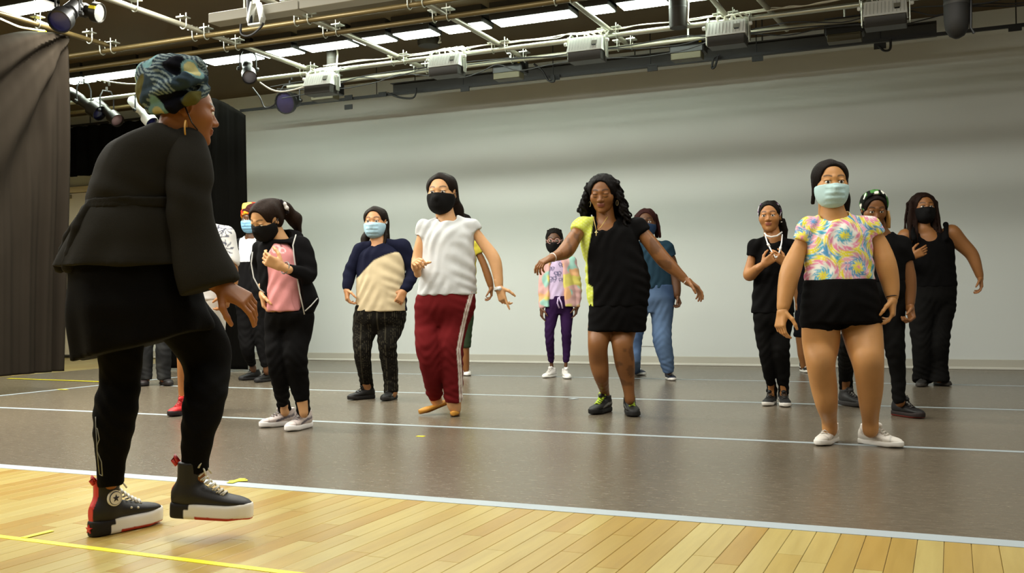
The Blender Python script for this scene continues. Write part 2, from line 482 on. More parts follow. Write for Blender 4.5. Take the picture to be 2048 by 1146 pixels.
vl = ['grey dance vinyl sheet nearest the wooden floor', 'grey dance vinyl sheet under the front row of dancers', 'grey dance vinyl sheet under the middle row of dancers', 'grey dance vinyl sheet along the back wall']
YS = [3.5, 5.5, 7.5, 9.47, YW]
for i in range(4):
    o = slab('vinyl_sheet', -9.75, XR, YS[i], YS[i + 1] - (0.004 if i < 3 else 0), -0.012, 0.0, M_VINYL, kind=None)
    tag(o, vl[i], 'floor covering', 'grey vinyl sheets of the dance floor')
def tape(name, P, Q, wdt, m, label, z=0.0, group=None, wob=0.0):
    P = np.asarray(P, float); Q = np.asarray(Q, float); d = Q - P; L = np.linalg.norm(d[:2]); t = d[:2] / L; nrm = np.array([-t[1], t[0]])
    n = max(2, int(L / 0.4)); V = []; F = []
    for i in range(n + 1):
        c = P[:2] + d[:2] * i / n; hw = wdt / 2 * (1 + wob * random.uniform(-1, 1))
        for s in (-1, 1):
            q = c + nrm * s * hw; V.append((q[0], q[1], z)); V.append((q[0], q[1], z + 0.0016))
    for i in range(n):
        a, b = 4 * i, 4 * i + 4
        F += [(a + 1, a + 3, b + 3, b + 1), (a, a + 1, b + 1, b), (a + 2, b + 2, b + 3, a + 3)]
    F += [(0, 2, 3, 1), (4 * n, 4 * n + 1, 4 * n + 3, 4 * n + 2)]
    o = MB().add(V, F).build(name, m); return tag(o, label, 'tape', group)
tape('edge_tape', (-9.7, 3.465, 0), (XR, 3.465, 0), 0.085, M_WTAPE, 'wide pale tape along the front edge of the grey vinyl', wob=0.04)
tape('seam_tape', (-9.7, 5.5, 0), (XR, 5.5, 0), 0.05, M_WTAPE, 'pale seam tape nearest the front, under the tie-dye dancer', wob=.05)
tape('seam_tape', (-7.0, 7.5, 0), (XR, 7.5, 0), 0.05, M_WTAPE, 'pale seam tape in the middle of the vinyl, second from the back wall', wob=.05)
tape('seam_tape', (-7.6, 9.47, 0), (XR, 9.47, 0), 0.05, M_WTAPE, 'pale seam tape closest to the back wall', wob=.05)
tape('cross_tape', (-7.65, 3.6, 0), (-7.65, 9.4, 0), 0.05, M_WTAPE, 'pale tape running away from the camera below the left drape', z=0.0018)
tape('yellow_tape', WF(17, 757.5), WF(215, 764.5), 0.05, M_YELLOW, 'thin yellow tape line on the vinyl near the left drape', z=0.0036)
tape('yellow_tape', WF(-30, 1069.5), WF(640, 1154), 0.03, M_YELLOW, 'long yellow tape line across the wooden floor in front')
tape('yellow_tape', WF(46, 1077), WF(104, 1063), 0.022, M_YELLOW, 'short yellow tape stub beside the long yellow line', z=0.0018)
tape('yellow_mark', WF(458, 964), WF(495, 961.5), 0.035, M_YELLOW, 'longer bar of the yellow cross mark at the vinyl edge', z=0.002)
tape('yellow_mark', WF(459, 968), WF(486, 959), 0.03, M_YELLOW, 'slanting bar of the yellow cross mark at the vinyl edge', z=0.0038)
tape('yellow_mark', WF(834, 872.3), WF(849, 873), 0.03, M_YELLOW, 'tiny yellow dash alone on the vinyl in front of the tan flats', z=0.0)
tape('yellow_mark', WF(117, 779.5), WF(134, 780), 0.035, M_YELLOW, 'tiny yellow dash on the tape beside the left drape', z=0.0036)
tape('white_mark', WF(1141, 798.5), WF(1153, 797.5), 0.05, M_WTAPE, 'torn white scrap on the middle seam left of the lime laces', z=0.0018, wob=.3)

# ---- baseboard, door, wall plate
M_BASE = mat('pale_vinyl_base', (188, 184, 170), 0.5)
bb = empty('baseboard_back', (0, YW, 0)); bb['kind'] = 'structure'
def rel(o, parent):  # parent keeping world coordinates
    o.parent = parent; o.matrix_parent_inverse = Matrix.Translation(-Vector(parent.location)); return o
o = slab('board', -11.3, XR, YW - 0.012, YW, 0, 0.105, M_BASE, kind=None, bev=0.004); rel(o, bb)
o = slab('lip', -11.3, XR, YW - 0.03, YW - 0.012, 0, 0.028, mat('base_lip_white', (215, 212, 200), 0.4), kind=None, bev=0.006); rel(o, bb)
dr = empty('door_1', (-12.2, YW, 0)); dr['kind'] = 'structure'; dr['label'] = 'cream door in the back wall beside the black drapes'
M_DOOR = mat('door_white', (214, 204, 178), 0.5); M_FRAME = mat('door_frame_cream', (196, 180, 138), 0.5)
zt = float(WY(150, 386, YW)[2])
for nm, x0, x1, y0, z0, z1, m in (('door_panel', -12.78, -11.72, 0.03, 0.03, zt - 0.01, M_DOOR), ('frame_post', -12.86, -12.78, 0.06, 0, zt, M_FRAME), ('frame_post', -11.72, -11.64, 0.06, 0, zt, M_FRAME), ('frame_head', -12.86, -11.64, 0.06, zt, zt + 0.09, M_FRAME), ('door_closer', -12.7, -12.45, 0.11, zt - .09, zt - .03, mat('closer_grey', (130, 120, 95), .4, metal=.4)), ('threshold', -12.86, -11.64, 0.07, 0.0, 0.02, M_BLACK)):
    rel(slab(nm, x0, x1, YW - y0, YW, z0, z1, m, kind=None, bev=0.004), dr)
hd = MB().tube([(-11.85, YW - .03, 1.0), (-11.85, YW - .09, 1.0), (-11.98, YW - .09, 1.0)], 0.01, 8).build('door_handle', M_STEEL, None, True); rel(hd, dr)
ap0 = WY(1232, 690, YW); ap1 = WY(1342, 700, YW)
o = slab('wall_plate', ap0[0], ap1[0], YW - 0.012, YW, 0.22, 0.56, M_WALL, kind=None, bev=0.003)
tag(o, 'low access plate in the back wall behind the jeans', 'plate')

# ---- drapes
def drape(name, path, z0, z1, m, label, folds, amp, n=160, gather=None, sag=None, thick=0.012, seed=1, lean=(0, 0), group=None, radial=0.0):
    rng = np.random.RandomState(seed); path = [np.array(p, float) for p in path]
    seg = [np.linalg.norm(path[i + 1] - path[i]) for i in range(len(path) - 1)]; tot = sum(seg)
    def at(t):
        s = t * tot
        for i, L in enumerate(seg):
            if s <= L or i == len(seg) - 1: return path[i] + (path[i + 1] - path[i]) * (s / L), (path[i + 1] - path[i]) / L
            s -= L
    nz = 56 if not radial else 150; V = []; F = []
    if radial: n = 200
    ph = rng.uniform(0, 6.28, 6)
    for j in range(nz + 1):
        v = j / nz; 
        for i in range(n + 1):
            t = i / n; tg = t if gather is None else gather(t, v)
            p, d = at(min(max(tg, 0), 1)); nrm = np.array([-d[1], d[0]])
            a = amp * (0.55 + 0.45 * math.sin(3.1 * t + ph[0])) * (0.5 + 0.5 * min(1, (1 - v) * 1.5 + 0.15))
            off = a * (math.sin(2 * PI * folds * t + ph[1] + 0.8 * math.sin(2 * PI * 1.7 * t + ph[2]) + 0.7 * v) + 0.35 * math.sin(2 * PI * folds * 2.3 * t + ph[3] - 1.1 * v))
            off += amp * 0.25 * math.sin(5 * v + 9 * t + ph[4])
            if radial:
                an = math.atan2((1 - v) * (z1 - z0) + .05, (1 - t) * tot + .05); f = min(max((v - .35) / .35, 0), 1); off = off * (1 - .75 * f * (1 - t ** 6)) + radial * f * (math.sin(11 * an + .8) + .35 * math.sin(23 * an)) * min(1, (1 - t) * 5 + .25)
            ztop = z1 - (sag(t) if sag else 0); z = z0 + (ztop - z0) * v
            q = p + nrm * off + np.array(lean) * v
            V.append((q[0], q[1], z))
    W = n + 1
    for j in range(nz):
        for i in range(n): F.append((j * W + i, j * W + i + 1, (j + 1) * W + i + 1, (j + 1) * W + i))
    o = MB().add(V, F).build(name, m, None, True)
    sd = o.modifiers.new('thick', 'SOLIDIFY'); sd.thickness = thick
    return tag(o, label, 'drape', group)
c0 = WX(0, 755, -7.65); c1 = WX(127, 742, -7.65); c2 = WX(136, 67, -7.65)
drape('masking_drape', [(-7.65, 5.0), (-7.65, float(c1[1]))], float(c1[2]), float(c2[2]) - 0.03, M_DRAPE, 'charcoal masking drape hanging at the far left, gathered to a corner', 9, 0.055,
      sag=lambda t: 0.16 * math.exp(-((t - 0.55) / 0.18) ** 2) + 0.05 * (1 - t), gather=lambda t, v: t, lean=(0.0, float(c2[1] - c1[1])), seed=3, radial=.06)
d0 = WY(336, 700, 9.3); d1 = WY(498, 600, 9.3)
drape('leg_drape', [(float(d0[0]) - 0.1, 9.3), (float(d1[0]) - 0.02, 9.3)], float(WY(450, 738, 9.3)[2]), 3.2, M_DRAPE2, 'black leg drape hanging in front of the pale wall behind the teacher', 7, 0.05, seed=5, sag=lambda t: 0.25 * max(0, (t - 0.62) / 0.38) ** 1.2)
v0 = WY(100, 357, 10.9)
drape('border_drape', [(-13.2, 10.9), (-9.9, 10.9)], float(v0[2]), 3.42, M_DRAPE2, 'short black border drape above the cream door', 13, 0.045, seed=8)
drape('border_drape', [(-13.0, 10.2), (-13.0, 7.2)], 0.05, 3.42, M_DRAPE2, 'black drape along the left side wall', 8, 0.05, seed=9)

# ---- lighting grid
ZX, ZY = 3.30, 3.352
PR = 0.024
def ubolt(p, ax, parent, m=None, s=1.0):
    """U-bolt with two threaded ends clasping a pipe at p whose axis is ax (0 x, 1 y)"""
    p = np.array(p, float); e = np.zeros(3); e[1 - ax] = 1.0
    r = PR + 0.010
    pts = [p + e * r + np.array([0, 0, 0.11 * s])]
    for i in range(9):
        a = -PI * i / 8; pts.append(p + e * r * math.cos(a) + np.array([0, 0, r * math.sin(a)]))
    pts.append(p - e * r + np.array([0, 0, 0.11 * s]))
    mb = MB().tube(pts, 0.0055, 6)
    mb.box(p + np.array([0, 0, 0.07 * s]), (r + .012, r + .012, 0.005))
    o = mb.build('clamp', m or M_STEEL, None, True); rel(o, parent); return o
def pipe(name, A, B, m, label, r=PR, group='pipes of the lighting grid'):
    A = np.array(A, float); B = np.array(B, float); root = empty(name, A)
    tag(root, label, 'pipe', group)
    o = MB().tube([(A + B) / 2 + (A - B) / 2, (A + B) / 2, B], r, 14).build('tube', m, None, True); rel(o, root)
    return root
P1 = pipe('grid_pipe', (-7.1, 9.13, ZX), (2.4, 9.13, ZX), M_STEEL, 'bright galvanised pipe that carries the silver boxes')
P2 = pipe('grid_pipe', (-7.05, 9.61, ZX), (-0.6, 9.61, ZX), M_PIPE, 'thin grey pipe just behind the pipe with the silver boxes')
P3 = pipe('grid_pipe', (-11.0, 7.43, ZX), (1.0, 7.43, ZX), M_OLDPIPE, 'brown pipe running across the upper left, nearer than the lamps')
P4 = pipe('grid_pipe', (-11.0, 7.88, ZX), (1.0, 7.88, ZX), M_OLDPIPE, 'brown pipe just above the row of bright lamps')
PL = pipe('grid_pipe', (-12.5, 9.13, ZX), (-8.2, 9.13, ZX), M_STEEL, 'bright pipe at left holding the three long spotlights')
PL2 = pipe('grid_pipe', (-12.5, 9.61, ZX), (-8.2, 9.61, ZX), M_OLDPIPE, 'dim brown pipe behind the three long spotlights')
YP = []
for x, lab, y1 in ((-7.6, 'pipe running away from the camera above the charcoal drape', 7.62), (-6.44, 'pipe running away from the camera, ending at the leftmost silver box', 9.6), (-5.28, 'pipe running away from the camera, ending left of the second silver box', 9.75), (-4.12, 'pipe running away from the camera, ending between second and third silver boxes', 9.75), (-2.96, 'pipe running away from the camera, ending at the third silver box', 9.75), (-1.85, 'pipe running away from the camera, ending above the fourth silver box', 9.75), (-0.62, 'pipe running away from the camera, ending left of the rightmost silver box', 9.75)):
    q = pipe('cross_pipe', (x, 5.6, ZY), (x, y1, ZY), M_PIPE if x > -7 else M_OLDPIPE, lab); YP.append(q)
    for yy, par in ((7.43, P3), (7.88, P4), (9.13, P1), (9.61, P2)):
        if yy < y1 + 0.1:
            for dx in (-0.07, 0.07): ubolt((x + dx, yy, ZX), 0, par)
    for yy in (7.2, 6.6): ubolt((x, yy, ZY), 1, q)
pipe('brace_pipe', (-1.53, 8.3, ZY + .02), (-1.42, 9.9, ZX + .06), M_PIPE, 'slanting grey pipe just right of the fourth silver box')
dpq = pipe('drape_pipe', (-13.3, 10.9, 3.44), (-9.8, 10.9, 3.44), M_BLACK, 'black pipe holding the short border drape', r=.02)
for x in (-13.1, -11.5, -10.0): rel(MB().tube([(x, 10.9, 3.44), (x, 10.9, ZC)], 0.008, 6).build('hanger_rod', M_BLACK), dpq)
# steel channel and black track close to the wall
ch = empty('steel_channel', (-6.3, 10.8, 3.3), label='dark steel channel running along the top of the back wall', cat='beam')
rel(slab('web', -6.33, -0.1, 10.79, 10.80, 3.345, 3.49, M_DSTEEL, kind=None), ch); rel(slab('flange', -6.33, -0.1, 10.72, 10.79, 3.345, 3.355, M_DSTEEL, kind=None), ch); rel(slab('flange', -6.33, -0.1, 10.72, 10.79, 3.48, 3.49, M_DSTEEL, kind=None), ch)
for x in (-6.0, -4.6, -3.2, -1.8, -0.4): rel(MB().tube([(x, 10.76, 3.48), (x, 10.76, ZC)], 0.008, 6).build('hanger_rod', M_DSTEEL), ch)
tr = empty('black_track', (-8.6, 10.74, 3.39), label='thin black track with plates below the steel channel', cat='track')
rel(slab('rail', -8.6, 1.4, 10.665, 10.695, 3.325, 3.358, M_BLACK, kind=None), tr)
for pp in ((697, 214), (697, 195), (765, 189), (930, 178), (1110, 155), (1305, 137), (1515, 117), (1760, 92), (2030, 56)):
    c = WY(pp[0], pp[1], 10.65)
    mb = MB().box(c, (0.058, 0.006, 0.03), bev=0.002); o = mb.build('plate', M_BLACK); rel(o, tr)
    for dx in (-0.03, 0.03):
        bo = MB().lathe([(0.009, 0), (0.009, 0.006), (0.006, 0.008)], 8, Matrix.Translation((c[0] + dx, c[1] - 0.006, c[2])) @ Matrix.Rotation(PI / 2, 4, 'X')).build('bolt', M_SILVER); bo.parent = o; bo.matrix_parent_inverse = Matrix.Translation(-Vector(tr.location))
for x in (-6.5, -5.3, -4.15, -3.0, -1.85, -0.62, 0.6):
    o = MB().tube([(x, 10.68, 3.36), (x, 10.68, ZC)], 0.006, 6).build('hanger_rod', M_BLACK); rel(o, tr)
def cable(name, pts, r, m, label, n=8, group=None):
    P = [np.array(p, float) for p in pts]; Q = []
    for i in range(len(P) - 1):
        p0, p1, p2, p3 = P[max(i - 1, 0)], P[i], P[i + 1], P[min(i + 2, len(P) - 1)]
        for j in range(n):
            t = j / n; Q.append(0.5 * ((2 * p1) + (-p0 + p2) * t + (2 * p0 - 5 * p1 + 4 * p2 - p3) * t * t + (-p0 + 3 * p1 - 3 * p2 + p3) * t ** 3))
    Q.append(P[-1]); o = MB().tube(Q, r, 6).build(name, m, None, True)
    return tag(o, label, 'cable', group)
# curved tail cables under the track
for k, (pts, lab) in enumerate((([(775, 186), (800, 195), (825, 196), (832, 185), (832, 176)], 'black cable tail hanging off the track left of the second silver box'), ([(1068, 128), (1085, 142), (1096, 160), (1108, 163), (1108, 150)], 'black cable tail above the child'), ([(1440, 110), (1428, 116), (1424, 135), (1430, 133), (1436, 112)], 'black cable loop left of the fourth silver box'), ([(1757, 92), (1768, 101), (1780, 98), (1781, 78)], 'black cable loop under the rightmost silver box'))):
    cable('tail_cable', [WY(a, b, 10.6) for a, b in pts], 0.012, M_BLACKCABLE, lab)

# silver dimmer boxes
def box_unit(px, py, label):
    c = WY(px, py, 8.98); c[2] = c[2]
    t = empty('dimmer_box', (c[0], c[1], c[2]), label=label, cat='electrical box', group='silver boxes on the front pipe')
    def at(nm, mb, m, sm=False): o = mb.build(nm, m, None, sm); o.parent = t; return o
    at('case', MB().add([(-.175, -.10, -.055), (.175, -.10, -.055), (.175, .10, -.055), (-.175, .10, -.055), (-.165, -.035, .085), (.165, -.035, .085), (.165, .10, .085), (-.165, .10, .085)], [(0, 3, 2, 1), (4, 5, 6, 7), (0, 1, 5, 4), (1, 2, 6, 5), (2, 3, 7, 6), (3, 0, 4, 7)]), M_SILVER)
    at('tray', MB().box((0, 0.0, -0.10), (0.165, 0.09, 0.045), bev=0.005), M_DSTEEL)
    rows = MB()
    for i in range(11):
        x = -.15 + .03 * i - .0
        rows.box((x, -.069, .015), (.002, .003, .058), R=Matrix.Rotation(math.radians(-25), 3, 'X'))
    at('rib', rows, mat('rib_grey', (196, 198, 192), .4, metal=.3))
    at('badge', MB().box((.095, -.072, .02), (.026, .003, .022), R=Matrix.Rotation(math.radians(-25), 3, 'X')), mat('badge_grey', (120, 118, 105), .5))
    at('badge_window', MB().box((.095, -.083, -.004), (.02, .003, .007), R=Matrix.Rotation(math.radians(-25), 3, 'X')), M_BLACK)
    for s in (-1, 1):
        at('bracket', MB().box((s * .19, .02, .0), (.006, .03, .11), bev=0.003).tube([(s * .19, 0, .09), (s * .19, .08, .15), (s * .19, .15, .15)], .008, 6), M_STEEL)
        at('knob', MB().lathe([(.018, 0), (.018, .02), (.012, .028)], 10, Matrix.Translation((s * .196, -.02, .04)) @ Matrix.Rotation(s * PI / 2, 4, 'Y')), M_SILVER, True)
    rng = random.Random(int(px))
    for i in range(4):
        x = -.1 + .06 * i
        at('flex_conduit', MB().tube([(x, .04, .08), (x + rng.uniform(-.02, .02), .02, .14), (x + rng.uniform(.02, .08), .08, .165), (x + .1, .15, .13)], .009, 6), M_WHITECABLE, True)
    return t
for (px, py), lab in zip(((643, 163), (894, 125), (1174, 94), (1455, 62), (1771, 22)), ('leftmost silver dimmer box on the front pipe', 'second silver dimmer box from the left, above the white tee', 'third silver dimmer box, above the woman in black and lime', 'fourth silver dimmer box from the left', 'rightmost silver dimmer box, beside the black hanging tube')):
    box_unit(px, py, lab)
# cables lying along the pipe
rng = random.Random(3)
for k, lab in enumerate(('white cable lying along the top of the front pipe', 'second white cable twisted along the front pipe', 'thin white cable wandering above the front pipe')):
    pts = []
    x = -6.2
    while x < 2.2:
        pts.append((x, 9.13 + .03 * (k - 1) + rng.uniform(-.02, .02), ZX + 0.035 + rng.uniform(0, .025) + 0.01 * k)); x += rng.uniform(.12, .3)
    cable('white_cable', pts, 0.0045, M_WHITECABLE, lab, 4, 'white cables on the front pipe')
for k, lab in enumerate(('black cable sagging below the front pipe', 'lower black cable drooping between the two pipes', 'black cable drooping deepest behind the silver boxes')):
    pts = []; x = -7.0
    while x < 2.2:
        pts.append((x, 9.22 + .1 * k + rng.uniform(-.04, .04), ZX - 0.05 - rng.uniform(0, .06 + .03 * k))); x += rng.uniform(.2, .5)
    cable('black_cable', pts, 0.006, M_BLACKCABLE, lab, 4, 'black cables under the front pipe')

# ---- fluorescent fittings
M_TUBE = mat('lit_lamp_panel', (235, 255, 250), 0.5, emit=((234, 248, 234), 27.0))
def lamp(x0, x1, y, label, group='lit ceiling lamps above the pipes'):
    t = empty('ceiling_lamp_fitting', ((x0 + x1) / 2, y, 3.58), label=label, cat='ceiling lamp', group=group)
    hw = (x1 - x0) / 2
    MB().box((0, 0, -0.02), (hw - .012, 0.12, 0.02)).build('diffuser', M_TUBE, t)
    MB().box((0, 0, 0.075), (hw, 0.145, 0.065)).build('housing', M_DSTEEL, t)
    mb = MB()
    for s in (-1, 1): mb.box((0, s * 0.131, 0.0), (hw, 0.011, 0.034))
    for s in (-1, 1): mb.box((s * (hw - .006), 0, 0.0), (0.006, 0.131, 0.03))
    mb.build('rim', M_DSTEEL, t)
spots = [(-11.3, -10.85), (-10.8, -9.85), (-9.8, -8.9), (-8.8, -7.98), (-7.93, -7.36), (-7.27, -6.57), (-6.5, -6.03), (-5.95, -5.45), (-5.35, -4.78), (-4.68, -3.74), (-3.64, -3.3), (-3.22, -2.7), (-2.6, -2.05)]
for k, (a, b) in enumerate(spots):
    lamp(a * .8836, b * .8836, 9.075, ['lit lamp panel left of the head wrap, by the drape', 'long lit lamp panel left of the head wrap', 'lit lamp panel behind the head wrap', 'lit lamp panel just right of the head wrap', 'lit lamp panel above the black leg drape', 'lit lamp panel above the leftmost silver box', 'lit lamp panel crossed by a pipe left of the dark column', 'short lit lamp panel left of the dark column', 'lit lamp panel right of the dark column', 'longest lit lamp panel near the top middle', 'small lit lamp panel at the top, beside the dark fitting', 'lit lamp panel at the top edge above the jeans', 'lit lamp panel out at the top right'][k])
lamp(-8.17, -7.56, 6.67, 'lit lamp panel in the top left corner of the view')

# ---- stage lights
M_GEL = mat('dark_blue_gel', (22, 22, 60), 0.25, spec=0.6); M_PINK = mat('dusty_pink_lens', (150, 120, 122), 0.25)
def stage_light(P, aim, label, L=0.42, r=0.075, m=None, lens=None, hang=0.28, front=1.15, chrome=False):
    """P: body centre, aim: direction the lens looks"""
    P = np.array(P, float); a = np.array(aim, float); a /= np.linalg.norm(a)
    t = empty('stage_light', P, label=label, cat='stage light'); m = m or M_BLACK
    q = Vector(a).to_track_quat('Z', 'Y').to_matrix().to_4x4()
    def at(nm, mb, mm, sm=True): o = mb.build(nm, mm, None, sm); o.parent = t; return o
    at('barrel', MB().lathe([(r * .55, -L * .5), (r * .8, -L * .46), (r * .85, -L * .1), (r * .7, -L * .06), (r * .72, L * .2), (r * front, L * .25), (r * front, L * .5), (r * front * .93, L * .5), (r * front * .9, L * .42)], 18, q), m)
    at('lens', MB().lathe([(r * front * .9, L * .44), (r * front * .5, L * .465), (0.001, L * .47)], 18, q), lens or M_GEL)
    x = np.array(q.to_3x3() @ Vector((1, 0, 0)))
    up = np.array([0, 0, 1.0]); side = np.cross(a, up); side /= np.linalg.norm(side) + 1e-9
    rr = r * 1.25
    at('yoke', MB().tube([side * rr, side * rr + up * hang * .55, side * rr * .6 + up * hang * .8, -side * rr * .6 + up * hang * .8, -side * rr + up * hang * .55, -side * rr], .009, 6), M_BLACK)
    at('hook_clamp', MB().tube([up * hang * .8, up * (hang * .8 + .05)], .012, 8).tube([up * (hang + .03) + side * .03, up * (hang + .07) + side * .02, up * (hang + .07) - side * .02, up * (hang + .01) - side * .035], .012, 6), m if m is not M_BLACK else M_BLACK)
    for s in (-1, 1): at('knob', MB().lathe([(.02, 0), (.022, .02), (.015, .03)], 10, Matrix.Translation(tuple(side * s * rr)) @ Vector(side * s).to_track_quat('Z', 'Y').to_matrix().to_4x4()), M_BLACK)
    return t
M_GUN = mat('worn_dark_metal', (34, 30, 22), 0.4, metal=.4, var=.2)
stage_light(WY(168, 205, 9.0), (0.83, -0.02, -0.5), 'long dark spotlight with blue lens beside the charcoal drape', L=.62, r=.085, m=M_GUN, hang=.3)
stage_light(WY(214, 222, 9.05), (0.8, -0.2, -0.52), 'long dark spotlight with pink lens, middle of the three', L=.55, r=.07, m=M_GUN, lens=M_PINK, hang=.3)
stage_light(WY(283, 222, 9.05), (0.8, -0.1, -0.7), 'silver barrelled spotlight next to the head wrap', L=.5, r=.07, m=M_SILVER, hang=.3)
stage_light(WY(135, 28, 6.2), (0.25, -0.75, -0.6), 'big black spotlight with blue lens at the top left', L=.34, r=.085, hang=.22, front=1.2)
stage_light(WY(176, 22, 6.42), (0.9, 0.2, -0.2), 'black and silver spotlight with yellow label at the top left', L=.24, r=.075, m=M_GUN, lens=mat('silver_back', (190, 190, 185), .3, metal=.6), hang=.2)
stage_light(WY(496, 138, 8.9), (0.55, -0.6, -0.55), 'dark spotlight with grey lens at the top of the black leg drape', L=.5, r=.07, m=M_GUN, lens=mat('grey_lens', (110, 108, 118), .3), hang=.25)
stage_light(WY(580, 203, 9.6), (0.05, -0.95, -0.3), 'round black fresnel lamp with violet lens hanging over the wall', L=.24, r=.105, hang=.24, front=1.25, lens=mat('violet_lens', (40, 36, 62), .2))
M_TAG = mat('yellow_label', (225, 205, 20), .5)
o = MB().box(WY(184, 14, 6.3), (.035, .006, .013), R=Matrix.Rotation(0.25, 3, 'Y')).build('yellow_label', M_TAG); tag(o, 'small yellow label on the spotlight at the top left', 'label')
# flood boxes behind the front pipe
def flood(px, py, label):
    c = WY(px, py, 9.75); t = empty('flood_light', c, label=label, cat='stage light', group='black flood lights behind the front pipe')
    MB().box((0, 0, 0.02), (.17, .1, .07), bev=.012).build('housing', M_BLACK, t)
    MB().box((0, -.05, -.08), (.15, .07, .035), bev=.006).build('reflector', mat('olive_reflector', (70, 64, 44), .5, metal=.3), t)
    MB().box((.14, -.102, .06), (.012, .004, .02)).build('warning_label', M_TAG, t)
    MB().tube([(-.18, 0, 0), (-.18, 0, .13), (.18, 0, .13), (.18, 0, 0)], .008, 6).build('yoke', M_BLACK, t)
    MB().tube([(0, 0, .13), (0, 0, .24)], .012, 8).build('hook_clamp', M_STEEL, t)
flood(1021, 140, 'black flood light between the second and third silver boxes'); flood(1377, 100, 'black flood light between the third and fourth silver boxes'); flood(1690, 62, 'black flood light just left of the hanging black tube'); flood(655, 183, 'black flood light under the leftmost silver box')
# dark hanging columns
def column(px, py0, py1, Y, r, label, m, round_=False, name='hanging_tube', cat='tube'):
    b = WY(px, py1, Y); tz = min(ZC, float(WY(px, py0, Y)[2])); h = tz - b[2]
    t = empty(name, b, label=label, cat=cat)
    prof = [(r * .2, 0), (r * .6, .02), (r * .9, .07), (r, .14)] if round_ else [(r * .94, 0), (r, .02)]
    MB().lathe(prof + [(r, h - .01), (r * .9, h)], 22).build('body', m, t, True)
    MB().tube([(r * .9, 0, h * .9), (r * 1.12, 0, h * .5), (r * 1.05, -.02, h * .1), (r * 1.3, -.02, 0.02)], .01, 6).build('side_cable', M_WHITECABLE if not round_ else M_BLACKCABLE, t, True)
    MB().lathe([(r * 1.02, h * .4), (r * 1.02, h * .43)], 22).build('band', M_DSTEEL, t, True)
    return t
M_BROWNDK = mat('dark_brown_column', (40, 34, 22), .6, var=.15)
column(665, 60, 146, 9.34, 0.062, 'dark column hanging beside the leftmost silver box', M_BROWNDK)
column(858, -60, 92, 9.7, 0.125, 'wide dark column between the lit lamp panels', M_BROWNDK)
column(1357, -40, 56, 9.0, 0.085, 'dark column standing on the front pipe above the jeans', M_BROWNDK)
column(1914, -90, 77, 8.2, 0.09, 'black tube with rounded end hanging at the top right', mat('black_tube', (20, 18, 15), .6), True, 'hanging_tube')
# raceway bar at the top, with clamp
rc = empty('raceway', (-5.4, 6.35, 3.05), label='pale grey cable raceway at the top left of the ceiling', cat='raceway')
M_RACE = mat('raceway_grey', (150, 146, 132), .5)
a = WY(425, 40, 6.35)
for x0, x1 in ((a[0], a[0] + 0.86), (a[0] + 0.87, a[0] + 2.6), (a[0] + 2.61, a[0] + 4.2)):
    rel(slab('section', x0, x1, 6.3, 6.44, a[2] - .036, a[2] + .04, M_RACE, kind=None, bev=.003), rc)
for x in (a[0] + .3, a[0] + 1.6): rel(MB().tube([(x, 6.37, a[2] + .03), (x, 6.37, ZC)], .008, 6).build('hanger_rod', M_STEEL), rc)
b = WY(512, 30, 6.25)
bc = empty('beam_clamp', b, label='pale forked bracket hanging on the raceway', cat='bracket')
for s in (-1, 1):
    MB().add([(s * .015, -.03, .1), (s * .03, -.03, .1), (s * .07, -.03, -.03), (s * .055, -.03, -.07), (s * .045, -.03, -.02), (s * .015, .03, .1), (s * .03, .03, .1), (s * .07, .03, -.03), (s * .055, .03, -.07), (s * .045, .03, -.02)], [(0, 1, 2, 3, 4), (9, 8, 7, 6, 5), (0, 5, 6, 1), (1, 6, 7, 2), (2, 7, 8, 3), (3, 8, 9, 4), (4, 9, 5, 0)]).build('fork', M_SILVER, bc)
MB().box((0, 0, -.075), (.06, .03, .008), bev=.003).build('foot_plate', M_SILVER, bc)
MB().tube([(-.06, 0, .16), (-.06, 0, -.07)], .022, 10).build('black_post', M_BLACK, bc, True)
MB().tube([(0, 0, .18), (0, 0, .08)], .03, 10).build('socket', M_SILVER, bc, True)
cable('loop_cable', [WY(x, y, 6.25) for x, y in ((482, 48), (482, 66), (492, 72), (506, 68), (520, 56), (527, 46))], .01, M_BLACKCABLE, 'black cable loop hanging under the pale bracket')
for k, (pts, m, lab) in enumerate((([(0, 37), (20, 46), (40, 54), (62, 58), (90, 62)], M_WHITECABLE, 'bundle of white cable beside the top left lamp'), ([(3, 78), (40, 71), (70, 66), (92, 64)], M_TAG, 'yellowish rope along the top of the charcoal drape'), ([(140, 148), (180, 155), (215, 163), (255, 168), (290, 168)], M_PIPE, 'grey cable hanging below the lamp panels by the drape'), ([(520, 165), (540, 178), (560, 183), (585, 180), (620, 170)], M_WHITECABLE, 'white cable hanging left of the leftmost silver box'), ([(505, 175), (520, 195), (530, 215), (548, 210), (552, 200)], M_BLACKCABLE, 'black cable loop left of the round fresnel lamp'))):
    cable('hanging_cable', [WY(x, y, 6.8 if k < 2 else 9.0) for x, y in pts], 0.009 if k != 1 else 0.012, m, lab)
for (px, py), lab in zip(((42, 37), (100, 53)), ('first of the short white tubes at the top left', 'second of the short white tubes, touching the blue spotlight')):
    p = WY(px, py, 6.85); o = MB().tube([p + np.array([-.06, -.1, .03]), p + np.array([.05, .09, -.02])], .022, 10).build('white_tube', M_STEEL, None, True); tag(o, lab, 'tube')
